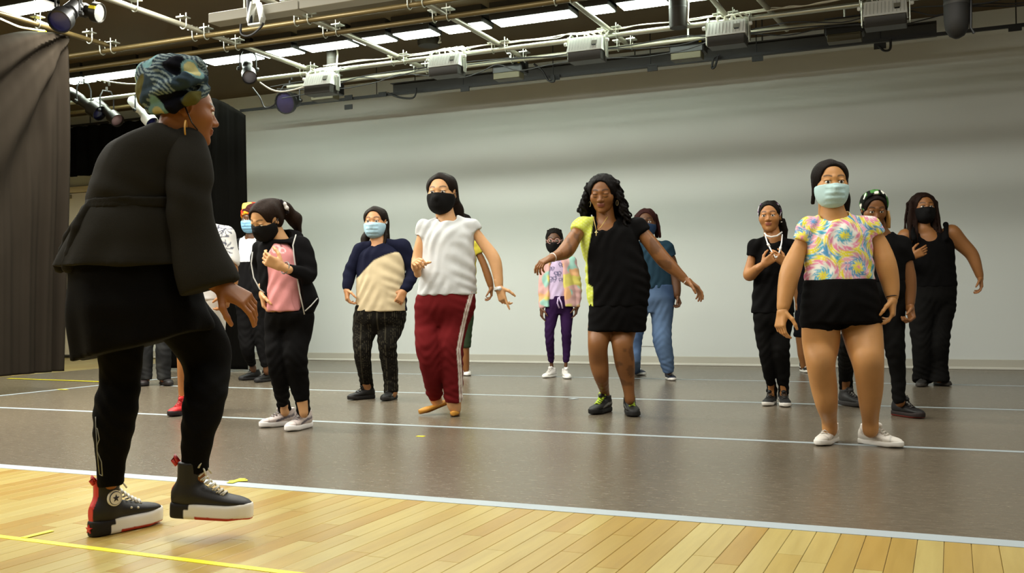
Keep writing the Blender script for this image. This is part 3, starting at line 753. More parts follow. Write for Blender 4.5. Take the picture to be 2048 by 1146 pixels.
# ================================================================== PEOPLE
def spl(pts, rs, n=4):
    pts = [np.asarray(q, float) for q in pts]; m = len(pts)
    if m < 3: return pts, list(rs)
    P = []; R = []
    for i in range(m - 1):
        i0, i3 = max(i - 1, 0), min(i + 2, m - 1)
        for j in range(n):
            t = j / n
            c = lambda a, b, d, e: .5 * (2 * b + (d - a) * t + (2 * a - 5 * b + 4 * d - e) * t * t + (3 * b - a - 3 * d + e) * t ** 3)
            P.append(c(pts[i0], pts[i], pts[i + 1], pts[i3])); R.append(float(c(rs[i0], rs[i], rs[i + 1], rs[i3])))
    P.append(pts[-1]); R.append(rs[-1]); return P, R
class Shape:
    """records field operations together with their bounds"""
    def __init__(s): s.ops = []; s.lo = np.full(3, 1e9); s.hi = np.full(3, -1e9)
    def grow(s, lo, hi): s.lo = np.minimum(s.lo, lo); s.hi = np.maximum(s.hi, hi)
    def cone(s, a, ra, b, rb, k=.02, op='u', **kw):
        s.ops.append(('cone', (a, ra, b, rb, k, op), kw))
        if op == 'u': r = max(ra, rb); s.grow(np.minimum(a, b) - r, np.maximum(a, b) + r)
        return s
    def chain(s, pts, rs, k=.02, op='u', capa=False, capb=False):
        n = len(pts)
        e = np.asarray(pts[-1], float); nn = unit(e - np.asarray(pts[-2], float))
        for i in range(n - 1):
            near = capb and np.linalg.norm(np.asarray(pts[i + 1]) - e) < 1.6 * max(rs[i + 1], rs[-1])
            s.cone(pts[i], rs[i], pts[i + 1], rs[i + 1], k, op, capa=capa and i == 0, capb=capb and i == n - 2, flat=(e, nn) if near else None)
        return s
    def schain(s, pts, rs, k=.02, op='u', capa=False, capb=False, sub=4):
        P, R = spl(pts, rs, sub); return s.chain(P, R, k * .6, op, capa, capb)
    def ell(s, c, r, k=.02, op='u', R=None):
        s.ops.append(('ell', (c, r, k, op, R), {}))
        if op == 'u': m = np.max(r) if R is not None else np.asarray(r); s.grow(np.asarray(c) - m, np.asarray(c) + m)
        return s
    def loft(s, secs, k=.02, op='u', axis=2, **kw):
        s.ops.append(('loft', (secs, k, op, axis), kw))
        if op == 'u':
            S = np.array(secs, float); o = [i for i in range(3) if i != axis]; lo = np.zeros(3); hi = np.zeros(3); am = 1.35 if kw.get('wave') else 1
            lo[axis] = S[:, 0].min(); hi[axis] = S[:, 0].max()
            for j, ax in enumerate(o): lo[ax] = (S[:, 1 + j] - am * S[:, 3 + j]).min(); hi[ax] = (S[:, 1 + j] + am * S[:, 3 + j]).max()
            s.grow(lo, hi)
        return s
    def half(s, p, n, region=None): s.ops.append(('half', (p, n), {'region': region})); return s
    def mesh(s, h, pad=0.012):
        f = Field(s.lo - pad - h, s.hi + pad + h, h)
        for nm, a, kw in s.ops: getattr(f, nm)(*a, **kw)
        return f.mesh()
def unit(v): v = np.asarray(v, float); return v / (np.linalg.norm(v) + 1e-12)
def Rz(a): c, s = math.cos(a), math.sin(a); return np.array([[c, -s, 0], [s, c, 0], [0, 0, 1.0]])
def Rx(a): c, s = math.cos(a), math.sin(a); return np.array([[1.0, 0, 0], [0, c, -s], [0, s, c]])
def Ry(a): c, s = math.cos(a), math.sin(a); return np.array([[c, 0, s], [0, 1.0, 0], [-s, 0, c]])
def unit(v): v = np.asarray(v, float); return v / (np.linalg.norm(v) + 1e-12)
RAD = math.radians
RZI = Rz(-YAW)
V3 = lambda *a: np.array(a, float)

M_SKIN = vmat('skin', 0.45, spec=0.4, sub=0.08, bump=0.04, bscale=400, var=0.06, vscale=30)
M_CLOTH = vmat('soft_cloth', 0.9, spec=0.08, bump=0.25, bscale=320, var=0.06, vscale=25)
M_HAIR = vmat('hair', 0.6, spec=0.10, bump=0.9, bscale=60, var=0.4, vscale=50, stretch=(4, 4, 0.5))
M_SHOE = vmat('shoe_material', 0.55, spec=0.4, bump=0.08, bscale=250)
M_RUB = vmat('rubber', 0.6, spec=0.3)
M_EYE = vmat('eye_surface', 0.12, spec=0.6)
M_PLAIN = vmat('plain_accessory', 0.4, spec=0.5)
M_MASKC = vmat('mask_cloth', 0.8, spec=0.15, bump=0.1, bscale=400)

def cutchain(pts, rs, t):
    """first t segments of a chain (t may be fractional)"""
    n = int(math.floor(t)); f = t - n; P = list(pts[:n + 1]); R = list(rs[:n + 1])
    if f > 1e-3 and n + 1 < len(pts): P.append(pts[n] + (pts[n + 1] - pts[n]) * f); R.append(rs[n] + (rs[n + 1] - rs[n]) * f)
    return P, R
def tailchain(pts, rs, t):
    n = int(math.floor(t)); f = t - n
    return [pts[n] + (pts[n + 1] - pts[n]) * f] + list(pts[n + 1:]), [rs[n] + (rs[n + 1] - rs[n]) * f] + list(rs[n + 1:])

class Person:
    def __init__(s, label, crop, foot, skin, hair=(22, 16, 12), q=1.0, D=None, group=None):
        s.x0, s.y0, s.sc = crop; s.q_ = q; s.skin = lin(skin); s.hairc = lin(hair)
        fp = s.pix(*foot); base = WF(*fp); s.D = D or depth_of(base); s.base = np.array([base[0], base[1], 0.0])
        s.root = empty('person', s.base, YAW, label=label, cat='person', group=group)
        s.m = s.D / FPX / s.sc          # metres per crop pixel
        s.body = Shape(); s.pieces = []
    def pix(s, X, Y): return s.x0 + X / s.sc, s.y0 + Y / s.sc
    def q(s, X, Y, dz=0.0):
        px, py = s.pix(X, Y); return RZI @ (WD(px, py, s.D + dz) - s.base)
    def ground(s, X, Y):
        px, py = s.pix(X, Y); return RZI @ (WF(px, py) - s.base)
    def pts(s, L): return [s.q(a[0], a[1], a[3] if len(a) > 3 else 0) for a in L], [a[2] * s.m for a in L]
    def secs(s, L, shrink=0.0, dz=0.0):
        r = []
        for a in L:
            P = s.q(a[0], a[1], (a[4] if len(a) > 4 else 0) + dz); r.append((P[2], P[0], P[1], max(a[2] * s.m - shrink, .01), max(a[3] - shrink, .01)))
        return r
    # ---- meshes
    def emit(s, name, shape, h, m, col=None, colfn=None, wr=0.0, ws=22.0, parent=None, T=None, rlx=1, wr2=None, label=None):
        V, F, N = shape.mesh(h)
        if len(F) == 0: return None
        if rlx: V = relax(V, F, rlx)
        if wr:
            if m is M_CLOTH:
                n3 = 1.6 * wnoise(V, ws * .45, 6, 3); f2 = wnoise(V, ws * 3.2, 8, 2)
                q1 = 3.0 * ws * (V @ V3(.35, .25, 1.0)) + 3.2 * wnoise(V, ws * .5, 6); q2 = 2.4 * ws * (V @ V3(-.75, .3, .75)) + 3.2 * wnoise(V, ws * .55, 6, 1); q3 = 2.2 * ws * (V @ V3(.9, .3, .2)) + 2.5 * wnoise(V, ws * .5, 6, 2)
                V = V + N * (wr * (.75 * np.sin(q1) * np.clip(n3, 0, 1) + .8 * np.sin(q2) * np.clip(-n3, 0, 1) + .35 * np.sin(q3) + .22 * f2))[:, None]
            else: V = V + N * (wr * wnoise(V * V3(1, 1, .55), ws))[:, None]
        if wr2:
            V = V + N * wr2(V)[:, None]
        C = np.tile(lin(col) if col is not None else V3(.5, .5, .5), (len(V), 1))
        if colfn is not None: C = colfn(V, N, C)
        if T is not None: V = V @ T[0].T + T[1]
        o = mobj(name, npmesh(name, V, F, C), m, parent or s.root)
        if label: o['label'] = label
        return o
    def tubes(s, name, lines, r, col, m=None, parent=None, n=6, label=None):
        mb = MB()
        for L in lines: mb.tube(L, r, n)
        me = mb.build(name, m or M_PLAIN, me_only=True)
        me.polygons.foreach_set('use_smooth', [True] * len(me.polygons))
        at = me.color_attributes.new('Col', 'FLOAT_COLOR', 'POINT'); c = np.ones((len(me.vertices), 4), np.float32); c[:, :3] = lin(col); at.data.foreach_set('color', c.ravel())
        o = bpy.data.objects.new(name, me); link(o, parent or s.root)
        if label: o['label'] = label
        return o
    def ring(s, name, c, axis, r, t, col, parent=None, m=None, wide=None):
        axis = unit(axis); a = unit(np.cross(axis, V3(.3, .5, .8))); b = np.cross(axis, a)
        pts = [c + r * (math.cos(2 * PI * i / 20) * a + math.sin(2 * PI * i / 20) * b) for i in range(20)]
        mb = MB()
        for o in (([0.0]) if not wide else np.linspace(-wide, wide, 3)): mb.tube([p + axis * o for p in pts], t, 6, closed=True)
        me = mb.build(name, m or M_PLAIN, me_only=True); me.polygons.foreach_set('use_smooth', [True] * len(me.polygons))
        at = me.color_attributes.new('Col', 'FLOAT_COLOR', 'POINT'); cc = np.ones((len(me.vertices), 4), np.float32); cc[:, :3] = lin(col); at.data.foreach_set('color', cc.ravel())
        ob = bpy.data.objects.new(name, me); link(ob, parent or s.root); return ob
    # ---- head
    def head(s, c, h, yaw=0, pitch=0, roll=0, dz=0.0, face=True, neck=None, nr=.05, brow=True, lips=(150, 80, 70), jaw=1.0, closed=False):
        s.hs = h * s.m / 0.22; C = s.q(c[0], c[1], dz)
        R = Rz(RAD(yaw)) @ Rx(RAD(pitch)) @ Ry(RAD(roll)); s.hT = (R * s.hs, C); s.hR = R; s.hC = C
        S = Shape()
        S.ell((0, .012, .032), (.076, .092, .080), 0)
        S.ell((0, -.018, -.022), (.066 * jaw, .070, .084), .03)
        S.ell((0, -.040, -.078), (.040 * jaw, .038, .030), .03)
        for e in (-1, 1): S.ell((e * .038 * jaw, -.050, -.022), (.030, .03, .03), .02)
        S.chain([V3(-.042, -.058, .027), V3(0, -.078, .024), V3(.042, -.058, .027)], [.011, .011, .011], .012)
        for e in (-1, 1):
            S.ell((e * .031, -.095, .006), (.019, .018, .012), .012, 's')
            S.ell((e * .031, -.0735, .0128), (.0170, .0145, .0084), .004)
            S.ell((e * .031, -.0735, -.0062), (.0160, .0135, .006), .004)
            if closed: S.ell((e * .031, -.0745, .003), (.0155, .0138, .012), .004)
        S.cone(V3(0, -.080, .012), .0065, V3(0, -.101, -.026), .0115, .012)
        for e in (-1, 1): S.ell((e * .012, -.090, -.030), (.009, .010, .008), .008)
        S.ell((0, -.0855, -.0515), (.024, .010, .0062), .006); S.ell((0, -.0835, -.0625), (.021, .011, .0072), .006)
        S.ell((0, -.072, -.094), (.018, .016, .014), .02)
        for e in (-1, 1):
            S.ell((e * .074, .014, -.004), (.008, .019, .030), .008, R=Rx(.15) @ Rz(e * .35))
            S.ell((e * .081, .010, -.002), (.006, .010, .018), .005, 's')
        S.cone(V3(0, .022, -.06), .05, V3(0, .034, -.14), .05, .03)
        hv = .0042 * max(1, s.q_ * .9) if face else .006
        V, F, N = S.mesh(hv); V = relax(V, F, 1, .35)
        col = np.tile(s.skin, (len(V), 1))
        def blend(mask, cc, a=1.0):
            w_ = np.clip(mask, 0, 1)[:, None] * a; col[:] = col * (1 - w_) + lin(cc) * w_
        front = np.clip((-.045 - V[:, 1]) / .01, 0, 1)
        if brow:
            ax = np.abs(V[:, 0]); zb = .0305 + .005 * np.sin((ax - .012) / .04 * 3.0)
            blend(front * np.clip(1.5 - np.abs(V[:, 2] - zb) / .0038, 0, 1) * np.clip((ax - .010) / .004, 0, 1) * np.clip((.053 - ax) / .006, 0, 1), (30, 20, 15), .85)
        lp = front * np.clip(1.6 - ((V[:, 0] / .025) ** 2 + ((V[:, 2] + .057) / .0135) ** 2) * 1.3, 0, 1) * np.clip((-.078 - V[:, 1]) / .004, 0, 1)
        blend(lp, lips, .8)
        blend(front * np.clip(1.3 - ((V[:, 0] / .02) ** 2 + ((V[:, 2] + .0568) / .0016) ** 2), 0, 1), (60, 25, 22), .6)
        for e in (-1, 1):
            lid = np.clip(1.5 - (((V[:, 0] - e * .031) / .017) ** 2 + ((V[:, 2] - .0105) / .0022) ** 2), 0, 1)
            blend(front * lid, (16, 10, 8), .9)
        if closed:
            for e in (-1, 1): blend(front * np.clip(1.5 - (((V[:, 0] - e * .031) / .017) ** 2 + ((V[:, 2] + .006 + .004 * np.cos((V[:, 0] - e * .031) * 90)) / .0026) ** 2), 0, 1), (14, 9, 7), .9)
        s.pieces.append((V @ s.hT[0].T + s.hT[1], F, col))
        if face and not closed:
            for e in (-1, 1):
                E = Shape().ell((e * .031, -.0745, .0035), (.0135, .0128, .0125), 0)
                def ec(V, N, C, e=e):
                    d = np.hypot(V[:, 0] - e * .031, V[:, 2] - .003); C[:] = lin((225, 218, 205)); C[(d < .0066) & (V[:, 1] < -.078)] = lin((30, 18, 12)); return C
                s.emit('eye', E, .0022, M_EYE, colfn=ec, T=s.hT, rlx=0)
        # neck
        nb = s.q(*neck) if neck is not None else C + V3(0, .03, -.17)
        s.nb = nb
        a = s.hR @ (V3(0, .022, -.03) * s.hs) + C
        s.body.cone(a, nr, nb + V3(0, 0, -.02), nr * 1.08, .03)
        s.neck = (a, nb, nr)
    def H(s, *p): return s.hR @ (V3(*p) * s.hs) + s.hC
    def mask(s, col, surgical=True, top=0.0, bottom=-.105, strap=(225, 225, 220), name='face_mask'):
        S = Shape(); o = .011
        S.ell((0, -.020, -.030), (.071 + o, .071 + o, .078 + o), 0); S.ell((0, -.045, -.074), (.044 + o, .040 + o, .030 + o), .03)
        S.cone(V3(0, -.085, .0), .012, V3(0, -.104, -.028), .02, .03); S.ell((0, -.082, -.058), (.03, .026, .03), .03)
        S.half((0, -.012, 0), (0, 1, 0.25)); S.half((0, -.06, top - .004), (0, .16, 1)); S.half((0, 0, bottom + .0), (0, .3, -1))
        if not surgical: pass
        fn = (lambda V: .0013 * np.sign(np.sin(V[:, 2] * 230)) * np.clip((.05 - np.abs(V[:, 0])) / .01, 0, 1)) if surgical else None
        def cf(V, N, C):
            if surgical:
                C[:] = lin(col); C[V[:, 2] > top - .012] *= .93
            return C
        o_ = s.emit(name, S, .0042 * max(1, s.q_ * .85), M_MASKC, col, cf, T=s.hT, rlx=2, wr2=fn)
        L = []
        for e in (-1, 1):
            for z in ((top - .02), (bottom + .03)):
                L.append([s.H(e * .06, -.03, z), s.H(e * .078, -.005, z * .5 + .005), s.H(e * .082, .022, .005)])
        s.tubes('ear_loop', L, .0022, strap, parent=o_)
        return o_
    def hairshape(s): return Shape()
    def hair(s, S, h=.006, col=None, name='hair', wr=.003, ws=60, m=None, T=True, colfn=None, rlx=1):
        return s.emit(name, S, h * max(1, s.q_ * .8), m or M_HAIR, None, colfn or (lambda V, N, C: np.tile(lin(col) if col is not None else s.hairc, (len(V), 1))), wr=wr, ws=ws, T=s.hT if T else None, rlx=rlx)
    def cap(s, S=None, t=.011, line=.045, low=-.04):
        """close hair over the skull; line: height of the hairline above eye level"""
        S = S or Shape()
        S.ell((0, .014, .034), (.077 + t, .094 + t, .080 + t * .55), 0)
        S.ell((0, .030, -.01), (.072 + t, .078 + t, .075), .02)
        S.ell((0, -.106, line - .060), (.075, .078, .099), .008, 's')
        S.half((0, .0, low), (0, -.75, -1))
        for e in (-1, 1): S.ell((e * .088, -.004, -.012), (.02, .026, .034), .008, 's')
        return S
    # ---- limbs on the body
    def limb(s, L, cover=0.0, k=.03, inset=.012):
        inset = max(inset, .012)
        P, R = s.pts(L); 
        R0 = list(R)
        if cover:
            n = int(math.ceil(cover)); R = [max(r - (inset if i else inset + .012), .012) if i <= n else r for i, r in enumerate(R)]
        s.body.schain(P, R, k); return P, R0
    def hand(s, wrist, tip, palm=(0, 0, 0), thumb=(0, -1, 0), curl=.35, size=1.0, spread=0.0, point=False, fist=False, h=None):
        """hand mesh; wrist / tip in person space"""
        W = np.asarray(wrist, float); d = unit(np.asarray(tip) - W); x = np.asarray(thumb, float); x = unit(x - d * (x @ d)); y = np.cross(d, x)
        if np.asarray(palm) @ y < 0: y = -y
        B = np.stack([x, y, d], 1)       # columns: thumb side, palm side, along
        k = size * 1.0; S = Shape()
        S.cone(V3(0, 0, -.05), .026, V3(0, 0, .012), .027, .01)
        for i, (fx, a) in enumerate(((.027, .011), (.009, .012), (-.009, .012), (-.026, .010))):
            S.cone(V3(fx * .6, 0, .012), .018, V3(fx, 0, .088), .0125, .012)
        S.ell((.022, .008, .035), (.016, .013, .028), .012)
        lens = [(.040, .026, .021), (.044, .029, .022), (.041, .027, .021), (.031, .021, .018)]
        for i, fx in enumerate((.029, .0095, -.0100, -.0290)):
            p = V3(fx, 0, .088); c = 0.0; cc = curl + (.08 * i)
            if point and i == 0: cc = .05
            if fist: cc = 1.45
            dirx = (fx * (1.6 + 5 * spread))
            for j, L in enumerate(lens[i]):
                c += cc * (1.0 if j < 2 else .7); dv = unit(V3(dirx * (1 if j == 0 else .3), math.sin(c), math.cos(c)))
                r0 = (.0095, .0085, .0078)[j] * (.9 if i == 3 else 1); r1 = (.0085, .0078, .0065)[j] * (.9 if i == 3 else 1)
                S.cone(p, r0, p + dv * L, r1, .004); p = p + dv * L
        p = V3(.030, .006, .022)
        for j, (L, dv) in enumerate(((.042, (.72, .35 + .3 * curl, .62)), (.034, (.35, .30 + .5 * curl, .85)), (.026, (.12, .35 + .6 * curl, .85)))):
            dv = unit(dv); S.cone(p, (.0145, .0110, .0095)[j], p + dv * L, (.0110, .0095, .0075)[j], .006); p = p + dv * L
        hv = h or .0040 * max(1, s.q_ * .9)
        V, F, N = S.mesh(hv); V = relax(V, F, 1, .3)
        col = np.tile(s.skin, (len(V), 1)); pal = np.clip(V[:, 1] / .012, 0, 1)[:, None] * .25; col = col * (1 - pal) + np.clip(s.skin * 1.5 + .02, 0, 1) * pal
        s.pieces.append((V * k @ B.T + W, F, col))
    def finish(s, h=.0125):
        h = h * max(1, s.q_ * .9)
        V, F, N = s.body.mesh(h); V = relax(V, F, 1, .4)
        pieces = [(V, F, np.tile(s.skin, (len(V), 1)))] + s.pieces
        n = 0; VV = []; FF = []; CC = []
        for a, b, c in pieces: VV.append(a); FF.append(b + n); CC.append(c); n += len(a)
        C = np.concatenate(CC); P = np.concatenate(VV)
        if getattr(s, 'skinfn', None): C = s.skinfn(P, C)
        return mobj('body', npmesh('body', P, np.concatenate(FF), C), M_SKIN, s.root)
    # ---- shoes.  toe looks along yaw (0 = at the camera), origin under the ankle
    def shoe(s, pos, yaw, L=.25, kind='sneaker', upper=(20, 20, 20), sole=(230, 230, 230), lace=(230, 230, 230), accent=None, pitch=0.0, z=0.0, roll=0.0, mid=None, lr=None):
        f = L / .27; R = Rz(RAD(yaw)) @ Rx(RAD(pitch)) @ Ry(RAD(roll)); T = (R * f, np.array([pos[0], pos[1], z]))
        root = empty('shoe'); root.parent = s.root; root.location = (0, 0, 0)
        h = (.0055 if kind != 'hightop' else .004) * max(1, s.q_ * .9)
        st = dict(sneaker=(.030, 1.0), runner=(.036, 1.0), flat=(.010, .8), hightop=(.052, 1.0), boot=(.028, 1.05))[kind]; sh, wd = st
        # outline of the sole along y (toe = negative)
        out = [(-.196, 0, .010), (-.188, .001, .024), (-.165, .003, .040), (-.125, .004, .047), (-.08, .002, .043), (-.03, 0, .036), (.02, 0, .034), (.05, 0, .031), (.066, 0, .022), (.072, 0, .010)]
        SO = Shape(); SO.loft([(y, c, sh / 2 + (.006 if y < -.16 else 0), w_ * wd, sh / 2) for y, c, w_ in out], k=0, axis=1, p=5.0, smooth=.006, capr=.006)
        so = None
        def solec(V, N, C):
            if mid is not None: C[V[:, 2] < sh * .3] = lin(mid)
            if kind == 'hightop':
                C[(V[:, 1] > .015) & (V[:, 2] < sh * .8)] = lin((24, 20, 18)); C[(V[:, 2] < .013) & (V[:, 1] < -.02)] = lin((190, 60, 40)); C[(V[:, 2] > sh * .62) & (V[:, 1] > .0)] = lin((26, 22, 20))
            return C
        s.emit('sole', SO, h, M_RUB, sole, solec, T=T, parent=root, rlx=1)
        U = Shape(); b = sh - .008
        if kind == 'flat':
            U.loft([(y, c, .014 + .012 * (1 if y < -.1 else .8), w_ * .86, .02) for y, c, w_ in out], k=0, axis=1, smooth=.008)
            U.ell((0, -.03, .055), (.030, .085, .034), .01, 's')
        else:
            hgt = dict(sneaker=(.036, .040, .046, .050, .046), runner=(.034, .040, .048, .052, .048), boot=(.036, .042, .05, .055, .05), hightop=(.036, .042, .05, .056, .05))[kind]
            prof = [(-.192, .001, .010, .012), (-.178, .002, .028, .020), (-.15, .004, .040, .027), (-.115, .004, .043, .032), (-.075, .002, .040, .042), (-.03, 0, .037, .055), (.015, 0, .035, .062), (.045, 0, .032, .062), (.062, 0, .022, .054), (.068, 0, .012, .045)]
            U.loft([(y, c, b + z_ * .5, w_, z_ * .62) for y, c, w_, z_ in prof], k=0, axis=1, smooth=.008)
            top = b + (.085 if kind != 'hightop' else .135)
            U.cone(V3(0, .012, b + .035), .038, V3(0, .010, top), .040, .02, capb=True)
            if kind != 'hightop': U.ell((0, -.03, b + .085), (.022, .045, .018), .015, 'u')
            U.half((0, 0, b), (0, 0, -1))
        def upc(V, N, C):
            if accent is not None:
                if kind == 'hightop':
                    C[(V[:, 1] > .028) & (np.abs(V[:, 0]) < .013)] = lin(accent)
                else:
                    C[(np.abs(V[:, 2] - b - .028 - (V[:, 1] + .03) * .25) < .008) & (V[:, 1] < .03) & (V[:, 1] > -.1) & (np.abs(V[:, 0]) > .02)] = lin(accent)
            if kind in ('sneaker', 'runner'):
                base = lin(upper); dk = base * .62; ax = np.abs(V[:, 0])
                sm = np.maximum(np.exp(-((V[:, 1] + .128 + ax * .5) / .0045) ** 2), np.exp(-((ax - .027) / .0035) ** 2) * (V[:, 1] < -.01) * (V[:, 1] > -.115) * (V[:, 2] > b + .03))
                sm = np.maximum(sm, np.exp(-((V[:, 2] - b - .045 - .5 * (V[:, 1] - .01)) / .004) ** 2) * (V[:, 1] > .0)); w_ = np.clip(sm, 0, 1)[:, None]; C[:] = C * (1 - w_) + dk * w_
            return C
        s.emit('upper', U, h, M_SHOE, upper, upc, T=T, parent=root, rlx=1)
        W = lambda x, y, z_: T[0] @ V3(x, y, z_) + T[1]
        if kind == 'flat':
            s.tubes('bow', [[W(-.012, -.115, .034), W(0, -.118, .037), W(.012, -.115, .034)], [W(0, -.118, .037), W(-.01, -.128, .034)], [W(0, -.118, .037), W(.01, -.128, .034)]], .0028, (90, 40, 30), parent=root)
        elif lace is not None:
            LL = []
            n = 6 if kind != 'hightop' else 9
            for i in range(n):
                t = i / (n - 1); y = -.105 + .085 * t + (.02 * t if kind == 'hightop' else 0); zz = b + .040 + .048 * t + (.035 * t * t if kind == 'hightop' else 0)
                wv = .020 if t < .9 else .022
                LL.append([W(-wv, y, zz - .004), W(0, y - .006, zz + .006), W(wv, y + .008, zz - .003)]); LL.append([W(wv, y, zz - .004), W(0, y - .004, zz + .007), W(-wv, y + .008, zz - .003)])
            y, zz = -.03, b + .094
            if kind == 'hightop': y, zz = -.02, b + .125
            for e in (-1, 1):
                LL.append([W(0, y, zz), W(e * .018, y - .012, zz + .012), W(e * .03, y - .008, zz - .004), W(e * .012, y - .006, zz - .004)]); LL.append([W(0, y, zz), W(e * .014, y - .02, zz - .012), W(e * .02, y - .03, zz - .03)])
            s.tubes('laces', LL, lr or (.003 if kind != 'hightop' else .0032), lace, parent=root, n=5)
        return root, W
# ------------------------------------------------------------------ garments
def slim(secs):
    r = [list(q) for q in secs]; r[0][2] *= .7; r[1][2] *= .62; r[1][1] += (r[2][1] - r[1][1]) * .25; r[2][2] *= .95; return [tuple(q) for q in r]
def top(p, name, secs, arms=(), col=(20, 20, 20), colfn=None, off=.009, neck=.014, scoop=None, h=.008, wr=.0045, ws=24, sh_r=.05, k=.035, wave=None, open_=None, extra=None, label=None, yoke=True, sub=None):
    S = Shape()
    if extra: extra(S)
    S.loft(p.secs(slim(secs)), k=.03, wave=wave, smooth=.03)
    for P, R, t, o in arms:
        P2, R2 = cutchain(P, R, t); S.schain(P2, [r + o * .45 for r in R2], k, capb=True)
        if yoke: S.cone(p.nb + V3(0, .01, -.03), sh_r, P[0] + V3(0, 0, -.01), max(R[0] * .85, .03), .04)
    if neck is not None:
        a, nb, nr = p.neck; S.cone(a, nr + neck, nb + V3(0, -.01, -.01), nr + neck, .01, 's')
    if scoop: S.ell(scoop[0], scoop[1], .008, 's')
    if sub: sub(S)
    return p.emit(name, S, h * max(1, p.q_ * .9), M_CLOTH, col, colfn, wr=wr, ws=ws, label=label)
def bottoms(p, name, secs, legs, col=(20, 20, 20), colfn=None, off=.0, h=.0085, wr=.0025, ws=30, k=.03, label=None, taper=True):
    S = Shape()
    if secs:
        if taper: q_ = list(secs[-1]); q_[2] *= .72; q_[3] *= .6; q_[1] += 6 * p.sc / 2; secs = list(secs[:-1]) + [tuple(q_)]
        S.loft(p.secs(secs), k=.05, smooth=.03)
    for P, R, t in legs:
        P2, R2 = cutchain(P, R, t); S.schain(P2, [r + off for r in R2], k, capb=True)
    def folds(V): return .0022 * np.sin(V[:, 2] * 95 + 6 * np.sin(V[:, 0] * 25)) * np.exp(-((V[:, 2] - .42) / .13) ** 2) + .0025 * np.sin(V[:, 2] * 140 + 5 * V[:, 0] * 12) * np.exp(-((V[:, 2] - .13) / .07) ** 2)
    return p.emit(name, S, h * max(1, p.q_ * .9), M_CLOTH, col, colfn, wr=wr, ws=ws, wr2=folds, label=label)
def hem(V, amp=.010):
    z0 = V[:, 2].min(); w_ = np.clip(1 - (V[:, 2] - z0) / .09, 0, 1); V[:, 2] += w_ * amp * np.sin(V[:, 0] * 31 + 2 * np.sin(V[:, 1] * 20)); return V
def torso_skin(p, secs, shrink=.018):
    L_ = slim(secs); q_ = list(L_[-1]); q_[2] *= .6; q_[3] *= .5; L_[-1] = tuple(q_)
    p.body.loft(p.secs(L_, shrink), k=.03, smooth=.03)
def clav(p, *arms):
    for P, R in arms: p.body.cone(p.nb + V3(0, .01, -.045), .036, P[0] + V3(0, 0, -.02), max(R[0] * .62, .022), .03)
def gdz(p, X, Y):
    px, py = p.pix(X, Y); return depth_of(WF(px, py)) - p.D
def mixc(C, w_, c): w_ = np.clip(w_, 0, 1)[:, None]; C[:] = C * (1 - w_) + lin(c) * w_; return C
SK_TAN = (192, 138, 82); SK_LIGHT = (206, 156, 108); SK_BROWN = (130, 84, 44); SK_DARK = (92, 58, 32)

# ================================================================== white tee and maroon trousers
p = Person('woman in white tee and maroon trousers with white side stripe, black mask', (790, 330, 2.163), (265, 1086), SK_LIGHT, hair=(28, 19, 13))
p.head((203, 122), 166, yaw=-14, pitch=4, neck=(226, 222), nr=.052)
p.mask((16, 15, 15), False, top=.0, bottom=-.118, strap=(20, 20, 20))
S = p.cap(line=.058, low=-.05); S.cone(V3(.02, .085, .0), .05, V3(.045, .10, -.09), .045, .03); S.cone(V3(.045, .10, -.09), .042, V3(.08, .11, -.17), .02, .02)
p.hair(S)
T = [(226, 226, 45, .06), (228, 245, 98, .085), (228, 300, 118, .115), (232, 400, 116, .125), (228, 480, 121, .135), (224, 562, 128, .14)]
torso_skin(p, T + [(222, 640, 122, .13)])
aL = p.limb([(124, 268, 29), (106, 345, 26), (95, 430, 23, -.02), (96, 452, 15, -.17)], .6)
aR = p.limb([(330, 262, 31), (372, 325, 28), (428, 405, 25, -.03), (445, 480, 19, -.06), (450, 530, 14, -.08)], .5); clav(p, aL, aR)
p.hand(aL[0][-1], p.q(90, 405, -.26), palm=(1, 0, 0), thumb=(.5, -.3, .8), curl=1.0, size=.95)
p.hand(aR[0][-1], p.q(478, 625, -.1), palm=(-.6, .6, 0), thumb=(.6, -.6, .3), curl=.55, size=.92, point=True)
p.ring('watch', p.q(448, 537, -.08), aR[0][-1] - aR[0][-2], .0265, .006, (205, 205, 200), wide=.006)
p.tubes('watch_dial', [[p.q(452, 534, -.105), p.q(452, 534, -.112)]], .015, (225, 225, 225), n=12)
top(p, 'tee_shirt', T, [(aL[0], aL[1], .55, .005), (aR[0], aR[1], .42, .006)], (208, 210, 210), wr=.006)
lL = p.limb([(150, 600, 62), (142, 700, 53), (145, 790, 52, -.05), (163, 900, 43, 0), (172, 997, 34, gdz(p, 190, 1076)), (188, 1035, 17, gdz(p, 190, 1076))], 4)
lR = p.limb([(272, 600, 74), (248, 700, 60), (240, 780, 53, -.04), (248, 900, 44, -.02), (254, 1022, 38), (264, 1062, 17)], 4)
def stripe(V, N, C):
    z = [p.q(0, y)[2] for y in (1030, 900, 800, 700, 640, 560)]; xs = [p.q(x, 700)[0] for x in (284, 282, 277, 296, 312, 335)]
    X = np.interp(V[:, 2], z, xs); d = np.abs(V[:, 0] - X); m = (V[:, 1] < .05) & (V[:, 0] > p.q(200, 700)[0])
    mixc(C, np.clip((.014 - d) / .003, 0, 1) * m, (225, 215, 205)); mixc(C, np.clip((.003 - d) / .002, 0, 1) * m, (150, 110, 105)); return C
bottoms(p, 'trousers', [(224, 545, 124, .13), (218, 620, 130, .14), (218, 690, 118, .12)], [(lL[0], lL[1], 4.0), (lR[0], lR[1], 4.0)], (104, 26, 28), stripe, h=.0085)
g = p.ground(196, 1076); p.shoe(g, -52, .24, 'flat', (196, 138, 52), (120, 75, 30), pitch=14, z=.045); g = p.ground(266, 1078); p.shoe(g, -4, .235, 'flat', (196, 138, 52), (120, 75, 30))
p.finish()

